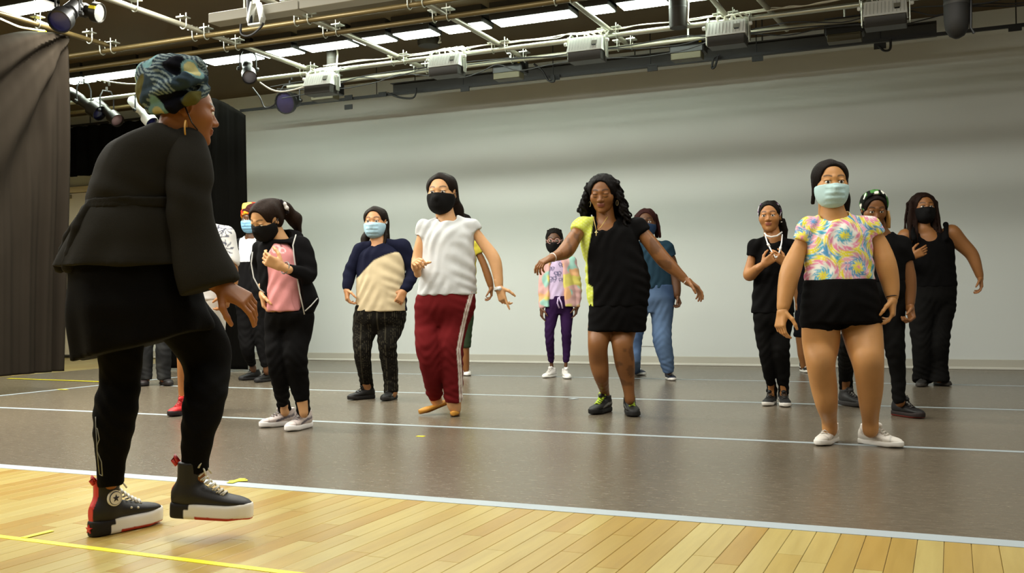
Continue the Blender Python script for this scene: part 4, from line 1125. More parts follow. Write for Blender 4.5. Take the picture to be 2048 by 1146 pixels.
# ================================================================== tie-dye
p = Person('girl in pastel tie-dye tee and black shorts with pale blue mask', (1520, 300, 1.848), (335, 1098), SK_TAN, hair=(22, 15, 10))
p.head((260, 125), 168, yaw=-4, pitch=3, neck=(270, 232), nr=.058)
p.mask((190, 220, 220), True, top=-.004, bottom=-.122)
S = p.cap(line=.06, low=-.05); S.cone(V3(.03, .06, .05), .06, V3(.055, .085, -.07), .05, .03); S.cone(V3(.055, .085, -.07), .05, V3(.075, .09, -.14), .035, .03); S.cone(V3(-.075, -.01, .01), .012, V3(-.084, .0, -.09), .008, .01)
p.hair(S)
T = [(282, 232, 50, .06), (285, 250, 100, .09), (288, 300, 124, .115), (288, 360, 124, .125), (292, 430, 123, .135), (294, 493, 126, .14)]
torso_skin(p, T + [(294, 600, 135, .14)])
aL = p.limb([(176, 285, 34), (138, 380, 36), (112, 450, 34, -.02), (95, 530, 27, -.04), (84, 592, 18, -.06)], .6)
aR = p.limb([(408, 280, 34), (444, 350, 35), (466, 425, 34, -.02), (482, 495, 28, -.03), (489, 548, 18, -.05)], .6); clav(p, aL, aR)
p.hand(aL[0][-1], p.q(70, 672, -.08), palm=(1, .2, 0), thumb=(.5, -1, 0), curl=.5, size=.92)
p.hand(aR[0][-1], p.q(492, 636, -.06), palm=(-1, .2, 0), thumb=(-.5, -1, 0), curl=.5, size=.92)
p.ring('bracelet', p.q(488, 543, -.05), aR[0][-1] - aR[0][-2], .028, .003, (25, 15, 15))
def tiedye(V, N, C):
    X = V[:, 0] / p.m; Z = V[:, 2]; zz = np.array([p.q(0, 230)[2], p.q(0, 500)[2]])
    Y = 230 + (Z - zz[0]) / (zz[1] - zz[0]) * 270; X = 290 + (V[:, 0] - p.q(290, 360)[0]) / p.m; X = X + (V[:, 1] + .1) * 120 * np.sign(X - 290)
    cs = [(285, 325, 0), (410, 245, 1), (325, 440, 2), (185, 270, 3), (210, 470, 4), (420, 350, 5), (140, 330, 6)]
    d = np.stack([np.hypot(X - c[0], Y - c[1]) for c in cs]); i = d.argmin(0); r = d.min(0)
    cx = np.array([c[0] for c in cs])[i]; cy = np.array([c[1] for c in cs])[i]; an = np.arctan2(Y - cy, X - cx)
    tw = an + r * .035 + i * 1.3
    pal = np.array([lin(c) for c in ((238, 224, 60), (88, 172, 202), (240, 236, 226), (232, 140, 172), (240, 226, 80), (96, 160, 206), (236, 170, 190))])
    wob = .5 + .5 * np.sin(tw * 9 + 2 * np.sin(r * .11 + i))
    ring = (r / 15.0 + i * 1.7 + .35 * np.sin(tw * 9)) % len(pal)
    a = pal[ring.astype(int) % len(pal)]; b = pal[(ring.astype(int) + 1) % len(pal)]; f = np.clip((ring % 1 - .6) / .4, 0, 1)[:, None]
    C[:] = a * (1 - f) + b * f
    ray_ = np.clip((np.sin(tw * 14 + 1.5 * np.sin(r * .2)) - .62) / .3, 0, 1) * np.clip((r - 14) / 10, 0, 1)
    mixc(C, ray_ * .75, (244, 240, 232)); return C
top(p, 'tee_shirt', T, [(aL[0], aL[1], .55, .004), (aR[0], aR[1], .5, .004)], (230, 220, 200), tiedye, h=.0055, wr=.004, ws=26, scoop=(p.q(272, 228, -.1), (.075, .06, .035)))
lL = p.limb([(228, 600, 62), (225, 665, 64), (225, 725, 60), (224, 790, 47, -.05), (236, 870, 44, -.02), (247, 945, 35, 0), (256, 1000, 25, gdz(p, 250, 1085)), (258, 1040, 24, gdz(p, 250, 1085))], 0)
lR = p.limb([(365, 600, 66), (375, 655, 68), (388, 725, 61, -.06), (400, 790, 50, -.12), (406, 875, 43, -.08), (406, 945, 33, -.04), (408, 1005, 25, gdz(p, 415, 1095)), (408, 1040, 24, gdz(p, 415, 1095))], 0)
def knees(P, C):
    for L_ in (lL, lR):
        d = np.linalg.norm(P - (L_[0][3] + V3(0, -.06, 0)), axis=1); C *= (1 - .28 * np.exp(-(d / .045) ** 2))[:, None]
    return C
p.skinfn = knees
sL = p.pts([(228, 600, 70), (222, 665, 72)]); sR = p.pts([(360, 580, 72), (372, 650, 74)])
bottoms(p, 'shorts', [(294, 478, 128, .15), (296, 560, 144, .165), (296, 638, 146, .15)], [(sL[0], sL[1], 1), (sR[0], sR[1], 1)], (15, 14, 14), h=.0085, taper=False)
g = p.ground(262, 1080); p.shoe(g, -38, .255, 'sneaker', (236, 230, 220), (238, 234, 226), (214, 206, 194), accent=(205, 196, 184)); g = p.ground(408, 1088); p.shoe(g, 34, .265, 'sneaker', (236, 230, 220), (238, 234, 226), (214, 206, 194), accent=(205, 196, 184))
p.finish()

# ================================================================== black and lime
p = Person('woman with long curly hair in black and lime top and black shorts', (1060, 320, 2.1216), (420, 1086), SK_BROWN, hair=(16, 12, 10))
p.head((309, 143), 152, yaw=-16, pitch=14, neck=(322, 246), nr=.056, lips=(132, 70, 60), dz=-.03, closed=True)
S = p.cap(line=.062, t=.016, low=-.06); rng = np.random.RandomState(4)
for i in range(120):
    a = rng.uniform(-2.0, 2.0); y0 = .02 + .085 * math.cos(a); x0 = .088 * math.sin(a)
    if y0 < -.02 and abs(x0) < .07: continue
    L = rng.uniform(.12, .26) if x0 > -.02 else rng.uniform(.12, .22); q0 = V3(x0, y0, rng.uniform(.0, .07)); n = 20; ph = rng.uniform(0, 6.28); prev = None; sw = V3(.055 * math.sin(a) + rng.uniform(-.015, .02), .02 * math.cos(a) - .02, -1) if True else 0
    for j in range(n + 1):
        t = j / n; c = q0 + sw * V3(t, t, L * t + .02 * t) + V3(.011 * math.cos(ph + 17 * t), .011 * math.sin(ph + 17 * t), 0)
        if prev is not None: S.cone(prev, .0085, c, .0085 - .003 * t, .002)
        prev = c
p.hair(S, h=.0048, wr=.002, ws=200)
for e in (-1, 1): p.ring('hoop_earring', p.H(e * .085, .0, -.06), (1, .3, 0), .018, .0022, (205, 190, 150))
T = [(325, 252, 42, .06), (328, 268, 95, .095), (338, 300, 125, .12), (338, 360, 126, .14), (362, 430, 128, .15), (372, 500, 137, .165), (374, 560, 134, .165), (374, 622, 126, .16)]
torso_skin(p, T + [(374, 680, 120, .14)])
aL = p.limb([(222, 275, 36, -.02), (188, 330, 35, -.08), (155, 382, 30, -.14), (125, 402, 20, -.2), (98, 412, 14, -.24)], 1)
aR = p.limb([(458, 285, 40, 0), (510, 350, 36, -.03), (566, 422, 29, -.06), (615, 468, 22, -.08), (664, 512, 13, -.1)], 1); clav(p, aL, aR)
p.hand(aL[0][-1], p.q(40, 440, -.28), palm=(0, .2, -1), thumb=(0, 1, .4), curl=.45, size=.95); p.hand(aR[0][-1], p.q(740, 566, -.12), palm=(0, .3, -1), thumb=(0, -1, .2), curl=.35, size=.98, spread=.3)
p.ring('bracelet', p.q(97, 413, -.24), aL[0][-1] - aL[0][-2], .027, .004, (235, 225, 215)); p.ring('bracelet', p.q(664, 512, -.1), aR[0][-1] - aR[0][-2], .026, .0035, (240, 235, 230))
def lime(V, N, C):
    z = [p.q(0, y)[2] for y in (630, 545, 530, 420, 390, 300, 225)]; xs = [p.q(x, 400)[0] for x in (262, 262, 244, 242, 244, 262, 276)]
    X = np.interp(V[:, 2], z, xs); mixc(C, (X - V[:, 0]) / .006, (214, 224, 92)); w_ = np.clip((X - V[:, 0]) / .006, 0, 1) * (np.sin(V[:, 2] * 260) * np.sin(V[:, 0] * 200) > .35)
    mixc(C, w_ * .35, (240, 244, 190)); return C
top(p, 'two_tone_top', T, [(aL[0], aL[1], .55, .002), (aR[0], aR[1], .42, .01)], (15, 14, 14), lime, h=.0085, wr=.005, scoop=(p.q(312, 262, -.11), (.085, .07, .058)))
P0 = [p.q(x, y, d) for x, y, d in ((268, 240, -.06), (275, 270, -.13), (281, 300, -.145), (300, 285, -.135), (330, 240, -.06))]
ch_ = p.tubes('necklace', [P0], .0022, (200, 170, 90)); p.tubes('pendant', [[p.q(281, 300, -.15), p.q(281, 322, -.155)], [p.q(275, 307, -.153), p.q(288, 307, -.153)]], .003, (235, 215, 150), parent=ch_)
lL = p.limb([(300, 690, 50), (296, 735, 46), (288, 785, 38, -.05), (292, 855, 37, 0), (303, 920, 29, .02), (317, 985, 18, gdz(p, 315, 1070)), (320, 1020, 18, gdz(p, 315, 1070))], 0)
lR = p.limb([(400, 690, 52), (394, 735, 48), (392, 785, 40, -.06), (402, 860, 39, -.03), (413, 930, 27, 0), (420, 985, 19, 0), (424, 1020, 19, 0)], 0)
def tattoo(P, C):
    t = wnoise(P, 55) > .35; leg = (P[:, 2] < .47) & (P[:, 2] > .2) & (P[:, 0] > p.q(360, 800)[0]); arm = (P[:, 2] > .95) & ((P[:, 0] > p.q(500, 380)[0]) | ((P[:, 0] < p.q(205, 320)[0]) & (P[:, 0] > p.q(150, 320)[0])))
    C[t & (leg | arm)] *= .62; return C
p.skinfn = tattoo
sL = p.pts([(305, 650, 54), (299, 727, 52)]); sR = p.pts([(420, 650, 66), (418, 727, 72)])
bottoms(p, 'shorts', [(374, 590, 122, .15), (374, 640, 124, .16), (372, 690, 121, .145), (370, 724, 118, .13)], [(sL[0], sL[1], 1), (sR[0], sR[1], 1)], (15, 14, 14), taper=False)
g = p.ground(318, 1070); p.shoe(g, -34, .275, 'runner', (34, 33, 32), (28, 27, 26), (205, 235, 70), accent=(130, 130, 125), lr=.0048); g = p.ground(424, 1078); p.shoe(g, 2, .275, 'runner', (34, 33, 32), (28, 27, 26), (205, 235, 70), accent=(130, 130, 125), lr=.0048)
p.finish()

# ================================================================== navy and cream
p = Person('woman in navy and cream blouse with long dark hair and pale blue mask', (660, 390, 2.605), (300, 1066), (184, 132, 88), hair=(28, 20, 14))
p.head((238, 142), 156, yaw=-10, pitch=2, neck=(252, 236), nr=.058)
p.mask((168, 200, 214), True, top=-.004, bottom=-.112)
S = p.cap(line=.056, low=-.05); S.cone(V3(.03, .07, .0), .05, V3(.04, .08, -.12), .04, .03); S.chain([V3(-.06, .05, -.05), V3(-.09, .02, -.12), V3(-.095, -.03, -.21)], [.03, .026, .016], .02); S.chain([V3(.075, .0, -.02), V3(.08, -.02, -.1), V3(.075, -.05, -.17)], [.012, .012, .008], .01)
p.hair(S)
T = [(262, 238, 45, .06), (265, 258, 100, .09), (266, 300, 128, .12), (266, 380, 130, .14), (266, 450, 128, .155), (268, 530, 130, .16), (268, 606, 133, .165)]
torso_skin(p, T + [(266, 700, 125, .14)])
aL = p.limb([(160, 285, 36), (130, 350, 32), (103, 405, 29, 0), (95, 450, 24, -.03), (87, 492, 18, -.05)], 4, inset=.006)
aR = p.limb([(375, 270, 42), (412, 340, 32), (430, 405, 28, 0), (412, 455, 25, -.06), (384, 500, 19, -.1)], 4, inset=.006); clav(p, aL, aR)
p.hand(aL[0][-1], p.q(92, 575, -.08), palm=(1, 0, 0), thumb=(.4, -1, 0), curl=.55, size=.9); p.hand(aR[0][-1], p.q(350, 580, -.14), palm=(-.6, 1, 0), thumb=(-.8, -.4, 0), curl=.7, size=.95)
def diag(V, N, C):
    X = (V[:, 0] - p.q(266, 400)[0]) / p.m + 266; z0 = p.q(0, 300)[2]; z1 = p.q(0, 600)[2]; Y = 300 + (V[:, 2] - z0) / (z1 - z0) * 300
    Yl = np.interp(X, [130, 160, 240, 300, 345, 348], [440, 425, 345, 318, 303, 303]); body = (X < 392) & (X > 128)
    w_ = (Y - Yl) / 5; inb = np.where(X > 345, (Y > 303) & (X < 392 - (Y - 303) * .02 + np.clip((Y - 330) * .35, -40, 6)), True)
    mixc(C, np.clip(w_, 0, 1) * body * inb, (206, 188, 152)); return C
top(p, 'blouse', T, [], (22, 24, 42), diag, wr=.0045, h=.008, extra=None)
S = Shape()
for P_, R_ in (aL, aR):
    S.schain(P_, [r + .002 for r in R_], .03, capb=True); S.cone(p.nb + V3(0, .01, -.03), .05, P_[0], R_[0] * .85, .03)
p.emit('sleeves', S, .009, M_CLOTH, (22, 24, 42), wr=.003)
lL = p.limb([(192, 620, 62), (180, 700, 58), (168, 800, 43, -.07), (178, 900, 36, -.02), (194, 1000, 31, gdz(p, 190, 1062)), (198, 1035, 18, gdz(p, 190, 1062))], 4)
lR = p.limb([(330, 620, 66), (315, 690, 62), (298, 765, 46, -.07), (306, 850, 42, -.03), (316, 945, 35), (318, 1018, 32), (320, 1040, 18)], 4)
def pin(V, N, C): mixc(C, (np.sin(V[:, 0] * 420) > .9) * .25, (120, 112, 90)); return C
bottoms(p, 'trousers', [(266, 570, 132, .15), (256, 650, 134, .155), (252, 715, 122, .12)], [(lL[0], lL[1], 4.5), (lR[0], lR[1], 5.5)], (24, 22, 18), pin)
g = p.ground(196, 1062); p.shoe(g, -52, .25, 'runner', (26, 25, 24), (34, 32, 30), (40, 38, 36)); g = p.ground(324, 1064); p.shoe(g, -18, .25, 'runner', (30, 29, 28), (40, 38, 36), (40, 38, 36), accent=(200, 195, 185))
p.finish()

# ================================================================== child with pastel jacket
p = Person('child with glasses in lavender tee, pastel jacket and purple leggings', (1050, 430, 3.271), (262, 1064), SK_DARK, hair=(20, 15, 12), q=1.2)
p.head((192, 168), 152, yaw=-6, pitch=6, neck=(205, 262), nr=.042)
p.mask((20, 18, 18), False, top=-.012, bottom=-.11, strap=(20, 20, 20))
S = p.cap(line=.052, t=.007)
for i in range(7):
    x = -.06 + .02 * i; S.chain([V3(x, -.06 + abs(x) * .5, .085 - abs(x) * .3), V3(x, .0, .118 - abs(x) * .35), V3(x, .07, .1 - abs(x) * .3)], [.008, .009, .009], .004)
p.hair(S, wr=.002, ws=120)
for e in (-1, 1): p.ring('spectacle_lens_rim', p.H(e * .033, -.1, .0), p.hR @ V3(0, 1, 0), .024, .0022, (225, 175, 170))
p.tubes('spectacle_bridge', [[p.H(-.01, -.102, .003), p.H(0, -.106, .006), p.H(.01, -.102, .003)], [p.H(-.057, -.098, .004), p.H(-.08, .0, .008)], [p.H(.057, -.098, .004), p.H(.08, .0, .008)]], .0022, (225, 175, 170))
T = [(208, 275, 35, .05), (212, 292, 65, .07), (212, 340, 76, .085), (212, 440, 72, .09), (212, 552, 72, .095)]
torso_skin(p, T + [(220, 620, 84, .1)])
aL = p.limb([(140, 310, 30), (122, 420, 27), (115, 520, 23), (110, 612, 15, -.02)], 3, inset=.008); aR = p.limb([(300, 305, 32), (332, 420, 27), (342, 520, 24), (340, 600, 15, -.02)], 3, inset=.008); clav(p, aL, aR)
p.hand(aL[0][-1], p.q(107, 678, -.03), palm=(1, 0, 0), thumb=(.3, -1, 0), curl=.35, size=.78); p.hand(aR[0][-1], p.q(330, 668, -.03), palm=(-1, 0, 0), thumb=(-.3, -1, 0), curl=.35, size=.78)
def bfly(V, N, C):
    X = (V[:, 0] - p.q(212, 400)[0]) / p.m + 212; z0 = p.q(0, 300)[2]; z1 = p.q(0, 600)[2]; Y = 300 + (V[:, 2] - z0) / (z1 - z0) * 300; f = V[:, 1] < 0
    for cx, cy, r in ((172, 355, 18), (240, 332, 20), (212, 390, 22), (178, 424, 24), (240, 430, 20)):
        dx = np.abs(X - cx); dy = Y - cy; w1 = np.hypot((dx - r * .55) / (r * .55), (dy + r * .25) / (r * .5)); w2 = np.hypot((dx - r * .45) / (r * .4), (dy - r * .4) / (r * .35))
        mixc(C, f * (np.minimum(np.abs(w1 - .85), np.abs(w2 - .8)) < .28) * .8, (72, 74, 110))
    return C
o = top(p, 'tee_shirt', T, [], (206, 186, 216), bfly, h=.0065, wr=.003)
p.tubes('tie_knot', [[p.q(218, 540, -.12), p.q(212, 575, -.12), p.q(225, 610, -.12)], [p.q(222, 540, -.12), p.q(238, 575, -.12), p.q(246, 612, -.12)], [p.q(215, 545, -.11), p.q(228, 535, -.12), p.q(225, 552, -.12)]], .008, (200, 178, 212), M_CLOTH, parent=o)
def pastel(V, N, C):
    n1 = wnoise(V, 22, off=1); n2 = wnoise(V, 22, off=2); n3 = wnoise(V, 26, off=3); mixc(C, (n1 - .35) / .25, (160, 204, 190)); mixc(C, (n2 - .65) / .25, (222, 210, 110)); mixc(C, (n3 - .6) / .25, (232, 180, 130)); return C
S = Shape(); J = [(212, 280, 50, .06), (214, 300, 88, .085), (218, 400, 98, .105), (225, 500, 112, .112), (228, 600, 118, .115)]
S.loft(p.secs(J), k=.03)
for P_, R_ in (aL, aR): S.schain(P_, [r + .005 for r in R_], .02, capb=True); S.cone(p.nb + V3(0, .01, -.03), .045, P_[0], R_[0] * .85, .03)
S.loft([(q_[2], q_[0], q_[1], r_, .13) for q_, r_ in ((p.q(208, 270, -.14), .06), (p.q(205, 330, -.15), .085), (p.q(205, 450, -.15), .088), (p.q(206, 560, -.15), .092), (p.q(208, 640, -.15), .1))], .006, 's')
a, nb, nr = p.neck; S.cone(a, nr + .018, nb, nr + .022, .01, 's')
p.emit('jacket', S, .0085, M_CLOTH, (222, 176, 170), pastel, wr=.004)
lL = p.limb([(180, 600, 42), (174, 660, 40), (160, 760, 29, -.03), (164, 850, 26), (172, 960, 18, gdz(p, 165, 1060)), (178, 1000, 14, gdz(p, 165, 1060))], 5, inset=.005); lR = p.limb([(268, 600, 42), (272, 660, 39), (270, 760, 31, -.03), (272, 850, 26), (268, 965, 18), (266, 1000, 14)], 5, inset=.005)
bottoms(p, 'leggings', [(226, 530, 82, .1), (226, 590, 88, .105), (224, 640, 84, .09)], [(lL[0], lL[1], 4), (lR[0], lR[1], 4)], (48, 26, 62), wr=.0015)
g = p.ground(178, 1060); p.shoe(g, -34, .235, 'sneaker', (236, 232, 226), (240, 238, 232), (238, 234, 228)); g = p.ground(266, 1066); p.shoe(g, 6, .235, 'sneaker', (236, 232, 226), (240, 238, 232), (238, 234, 228))
p.finish()

# ================================================================== jeans
p = Person('woman in teal tee and blue jeans half hidden behind the black and lime top', (1060, 320, 2.1216), (590, 936), SK_DARK, hair=(50, 22, 20), q=1.2)
p.head((492, 268), 118, yaw=-10, neck=(498, 342), nr=.055)
p.mask((40, 60, 90), False, top=-.01, bottom=-.11, strap=(30, 40, 60))
S = p.cap(line=.05, t=.01); rng = np.random.RandomState(8)
for i in range(22):
    a = rng.uniform(-1.7, 1.7); S.chain([V3(.08 * math.sin(a), .02 + .08 * math.cos(a), .06), V3(.1 * math.sin(a), .02 + .1 * math.cos(a), -.03), V3(.1 * math.sin(a) + .01, .02 + .08 * math.cos(a), -.11)], [.012, .011, .008], .004)
p.hair(S, wr=.002, ws=100)
T = [(502, 345, 40, .06), (508, 360, 78, .09), (510, 400, 88, .115), (512, 470, 84, .125), (520, 545, 86, .135)]
torso_skin(p, T + [(540, 620, 80, .13)])
aL = p.limb([(432, 375, 27), (420, 450, 24), (415, 520, 20), (418, 580, 13)], .8); aR = p.limb([(578, 372, 28), (600, 430, 26), (612, 500, 23, 0), (620, 545, 18, -.03), (622, 575, 14, -.05)], .8); clav(p, aL, aR)
p.hand(aR[0][-1], p.q(645, 632, -.06), palm=(-1, .3, 0), thumb=(.2, -1, 0), curl=.8, size=.9); p.hand(aL[0][-1], p.q(418, 640, 0), palm=(1, 0, 0), curl=.5, size=.9)
top(p, 'tee_shirt', T, [(aL[0], aL[1], .7, .012), (aR[0], aR[1], .7, .012)], (36, 58, 72))
lL = p.limb([(470, 600, 42), (450, 700, 36), (442, 790, 29, -.02), (444, 860, 24), (450, 895, 17, gdz(p, 455, 912))], 4); lR = p.limb([(560, 600, 52), (560, 690, 41), (562, 770, 37, -.04), (580, 850, 29, -.02), (587, 897, 21)], 4)
def denim(V, N, C): mixc(C, np.clip(.5 + .5 * wnoise(V, 9), 0, 1) * .5, (110, 134, 164)); return C
bottoms(p, 'jeans', [(528, 530, 82, .13), (535, 590, 84, .14), (530, 640, 84, .12)], [(lL[0], lL[1], 4), (lR[0], lR[1], 4)], (64, 84, 116), denim)
g = p.ground(590, 932); p.shoe(g, 4, .24, 'sneaker', (34, 40, 58), (230, 226, 218), (225, 225, 220)); g = p.ground(452, 910); p.shoe(g, 20, .24, 'sneaker', (34, 40, 58), (230, 226, 218), (225, 225, 220))
p.finish()

# ================================================================== girl with lanyard
p = Person('girl in black tee and black trousers holding a white lanyard, floral headband', (1460, 380, 2.489), (262, 1072), (168, 114, 64), hair=(20, 15, 12))
p.head((198, 132), 150, yaw=-22, pitch=2, neck=(220, 226), nr=.046)
S = p.cap(line=.058, t=.009)
S.chain([V3(.045, .085, .0), V3(.06, .1, -.08), V3(.05, .1, -.16)], [.035, .024, .014], .02)
for i in range(6): S.chain([V3(.03 + .012 * i, .06 + .01 * (i % 3), -.02), V3(.05 + .012 * i, .075, -.1), V3(.055 + .01 * i, .07, -.17)], [.01, .009, .007], .003)
p.hair(S, wr=.002, ws=110)
S = Shape(); S.ell((0, .018, .036), (.088, .108, .096), 0); S.ell((0, .018, .036), (.080, .100, .0885), 0, 's'); S.half((0, -.03, .02), (0, -1, -.0)); S.half((0, .0, .0), (0, 1, .25)); S.half((0, 0, -.005), (0, 0, -1))
def floral(V, N, C): n = wnoise(V, 120); mixc(C, (n - .2) / .1, (150, 90, 160)); mixc(C, (wnoise(V, 140, off=2) - .5) / .1, (225, 215, 225)); return C
p.emit('headband', S, .0045, M_CLOTH, (28, 22, 30), floral, T=p.hT)
p.tubes('earring', [[p.H(.083, -.005, -.04), p.H(.083, -.005, -.047)]], .005, (230, 225, 215), n=8)
T = [(216, 238, 40, .055), (215, 258, 78, .08), (214, 320, 92, .1), (214, 420, 93, .11), (212, 520, 98, .12), (212, 612, 106, .125)]
torso_skin(p, T + [(220, 690, 95, .11)])
aL = p.limb([(122, 275, 27), (105, 350, 26), (94, 425, 25, -.03), (130, 398, 21, -.12), (165, 372, 14, -.2)], .7); aR = p.limb([(305, 275, 27), (322, 345, 25), (325, 410, 24, -.03), (300, 385, 20, -.12), (272, 365, 14, -.2)], .7); clav(p, aL, aR)
p.hand(aL[0][-1], p.q(226, 328, -.24), palm=(0, .8, -.3), thumb=(0, -.2, 1), curl=.6, size=.84); p.hand(aR[0][-1], p.q(216, 318, -.24), palm=(0, .8, -.3), thumb=(0, -.2, 1), curl=.6, size=.84)
p.tubes('bead_necklace', [[p.q(x, y, d) for x, y, d in ((172, 215, -.04), (182, 228, -.08), (205, 234, -.1), (235, 228, -.09), (258, 210, -.05))]], .0065, (228, 222, 214), n=7)
L = p.tubes('lanyard', [[p.q(x, y, d) for x, y, d in ((176, 228, -.06), (186, 262, -.12), (202, 295, -.17), (218, 322, -.22), (228, 338, -.24))], [p.q(x, y, d) for x, y, d in ((260, 222, -.06), (257, 262, -.12), (250, 295, -.18), (240, 325, -.22), (228, 338, -.24))]], .005, (236, 234, 230))
p.tubes('whistle', [[p.q(188, 268, -.135), p.q(196, 280, -.15)], [p.q(251, 285, -.17), p.q(249, 300, -.185)]], .009, (225, 222, 215), parent=L, n=8)
top(p, 'tee_shirt', T, [(aL[0], aL[1], .75, .012), (aR[0], aR[1], .75, .012)], (15, 14, 14), scoop=(p.q(212, 242, -.09), (.058, .05, .045)))
lL = p.limb([(172, 640, 48), (168, 720, 40), (178, 800, 31, -.02), (192, 900, 27, 0), (208, 992, 22, gdz(p, 205, 1068)), (208, 1020, 15, gdz(p, 205, 1068))], 4); lR = p.limb([(258, 640, 52), (248, 715, 48), (250, 795, 41, -.05), (262, 900, 32, -.02), (267, 992, 22), (267, 1020, 15)], 4)
bottoms(p, 'trousers', [(215, 590, 98, .12), (216, 650, 100, .125), (214, 700, 90, .1)], [(lL[0], lL[1], 4.4), (lR[0], lR[1], 4.4)], (18, 17, 16))
g = p.ground(208, 1066); p.shoe(g, -30, .24, 'sneaker', (30, 29, 28), (222, 216, 206), (60, 58, 55)); g = p.ground(266, 1070); p.shoe(g, -10, .25, 'sneaker', (34, 33, 32), (222, 216, 206), (60, 58, 55), accent=(190, 188, 182))
p.finish()

# ================================================================== black tank top
p = Person('woman with long locs in black tank top, black mask and black trousers', (1680, 370, 2.3375), (462, 940), (152, 102, 58), hair=(36, 22, 16), q=1.1)
p.head((388, 108), 136, yaw=-2, pitch=0, neck=(388, 196), nr=.056)
p.mask((16, 15, 15), False, top=.0, bottom=-.115, strap=(20, 20, 20))
S = p.cap(line=.056, t=.014, low=-.05); rng = np.random.RandomState(6)
for i in range(40):
    e = -1 if i % 2 else 1; x = e * rng.uniform(.06, .115); L = rng.uniform(.2, .31); y = rng.uniform(-.045, .07)
    S.chain([V3(e * .03, y * .6 + .01, .105), V3(x * .9, y, .04), V3(x * 1.05, y, -.08), V3(x * 1.1 + rng.uniform(-.02, .02), y - .02, -L)], [.009, .01, .01, .007], .003)
p.hair(S, wr=.002, ws=120)
T = [(415, 225, 70, .08), (420, 250, 100, .1), (432, 300, 102, .12), (436, 360, 98, .12), (440, 420, 100, .13), (445, 478, 101, .135)]
torso_skin(p, [(400, 205, 60, .06)] + T + [(440, 560, 98, .12)], .008)
aL = p.limb([(305, 238, 34), (292, 310, 30, .02), (290, 370, 26, -.05), (315, 350, 21, -.2), (335, 335, 14, -.26)], 0); aR = p.limb([(520, 222, 38), (560, 268, 33), (614, 322, 27, -.02), (638, 378, 21, -.04), (655, 432, 14, -.05)], 0); clav(p, aL, aR)
p.hand(aL[0][-1], p.q(385, 312, -.3), palm=(0, .8, -.4), thumb=(0, -.2, 1), curl=.5, size=.95); p.hand(aR[0][-1], p.q(668, 520, -.08), palm=(-1, .4, 0), thumb=(-.3, -1, 0), curl=.45, size=.92, spread=.2)
S = Shape(); S.loft(p.secs(T), k=.03, smooth=.03)
for x0, x1 in ((338, 345), (494, 496)): S.chain([p.q(x0, 196, .03), p.q(x0, 184, -.02), p.q(x1, 250, -.10)], [.016, .018, .024], .02)
S.ell(p.q(420, 215, -.1), (.085, .09, .085), .012, 's')
p.emit('tank_top', S, .0095, M_CLOTH, (15, 14, 14), wr=.003)
lL = p.limb([(392, 560, 52), (380, 650, 50), (382, 740, 42, -.02), (384, 820, 38), (386, 895, 24, gdz(p, 385, 938)), (386, 915, 18, gdz(p, 385, 938))], 5); lR = p.limb([(485, 560, 54), (468, 650, 48), (462, 740, 44, -.04), (460, 820, 40), (462, 895, 24), (462, 912, 18)], 5)
bottoms(p, 'trousers', [(444, 465, 98, .13), (442, 530, 100, .135), (436, 600, 94, .11)], [(lL[0], lL[1][:4] + [.075, .078], 5), (lR[0], lR[1][:4] + [.075, .078], 5)], (19, 18, 17))
g = p.ground(392, 938); p.shoe(g, -35, .25, 'sneaker', (44, 42, 40), (58, 54, 50), (48, 46, 44)); g = p.ground(462, 934); p.shoe(g, 4, .25, 'sneaker', (44, 42, 40), (58, 54, 50), (48, 46, 44))
p.finish()

# ================================================================== green headband behind tie-dye
p = Person('person with green patterned headband and golden braids behind the tie-dye girl', (1680, 370, 2.3375), (285, 1085), SK_BROWN, hair=(24, 17, 13))
p.head((158, 112), 150, yaw=-6, pitch=22, neck=(190, 215), nr=.05, dz=-.08)
S = p.cap(line=.06, t=.012)
S.chain([V3(.06, .04, .02), V3(.085, .03, -.05), V3(.085, .01, -.13)], [.03, .018, .01], .02); p.hair(S)
p.tubes('braid', [[p.H(.078 + .006 * i, .0 - .01 * i, -.01), p.H(.09 + .004 * i, -.02 - .01 * i, -.06), p.H(.088 + .004 * i, -.04 - .01 * i, -.12)] for i in range(3)], .008, (170, 125, 60))
S = Shape(); S.ell((0, .014, .038), (.094, .112, .1), 0); S.ell((0, .014, .036), (.085, .104, .09), 0, 's'); S.half((0, -.045, .02), (0, -1, 0)); S.half((0, .035, .0), (0, 1, .2)); S.half((0, 0, .0), (0, 0, -1))
def leafy(V, N, C): mixc(C, (wnoise(V, 90) - .25) / .1, (70, 120, 60)); mixc(C, (wnoise(V, 110, off=2) - .55) / .1, (230, 228, 215)); return C
p.emit('headband', S, .005, M_CLOTH, (22, 24, 20), leafy, T=p.hT)
T = [(205, 225, 45, .07), (210, 245, 90, .1), (210, 300, 105, .12), (205, 380, 95, .12), (205, 450, 92, .125)]
torso_skin(p, T + [(205, 520, 90, .12)])
aL = p.limb([(115, 275, 34), (100, 360, 30), (95, 440, 26), (98, 500, 15)], .9); aR = p.limb([(292, 280, 36, -.02), (312, 360, 33, -.03), (322, 440, 29, -.03), (326, 510, 24, -.04), (326, 568, 16, -.06)], 1); clav(p, aL, aR)
p.hand(aR[0][-1], p.q(338, 636, -.1), palm=(-1, .3, 0), thumb=(.1, -1, 0), curl=.9, size=.95); p.hand(aL[0][-1], p.q(98, 580, 0), palm=(1, 0, 0), curl=.6, size=.95)
top(p, 'tee_shirt', T, [(aL[0], aL[1], .9, .012), (aR[0], aR[1], 1.0, .014)], (15, 14, 14))
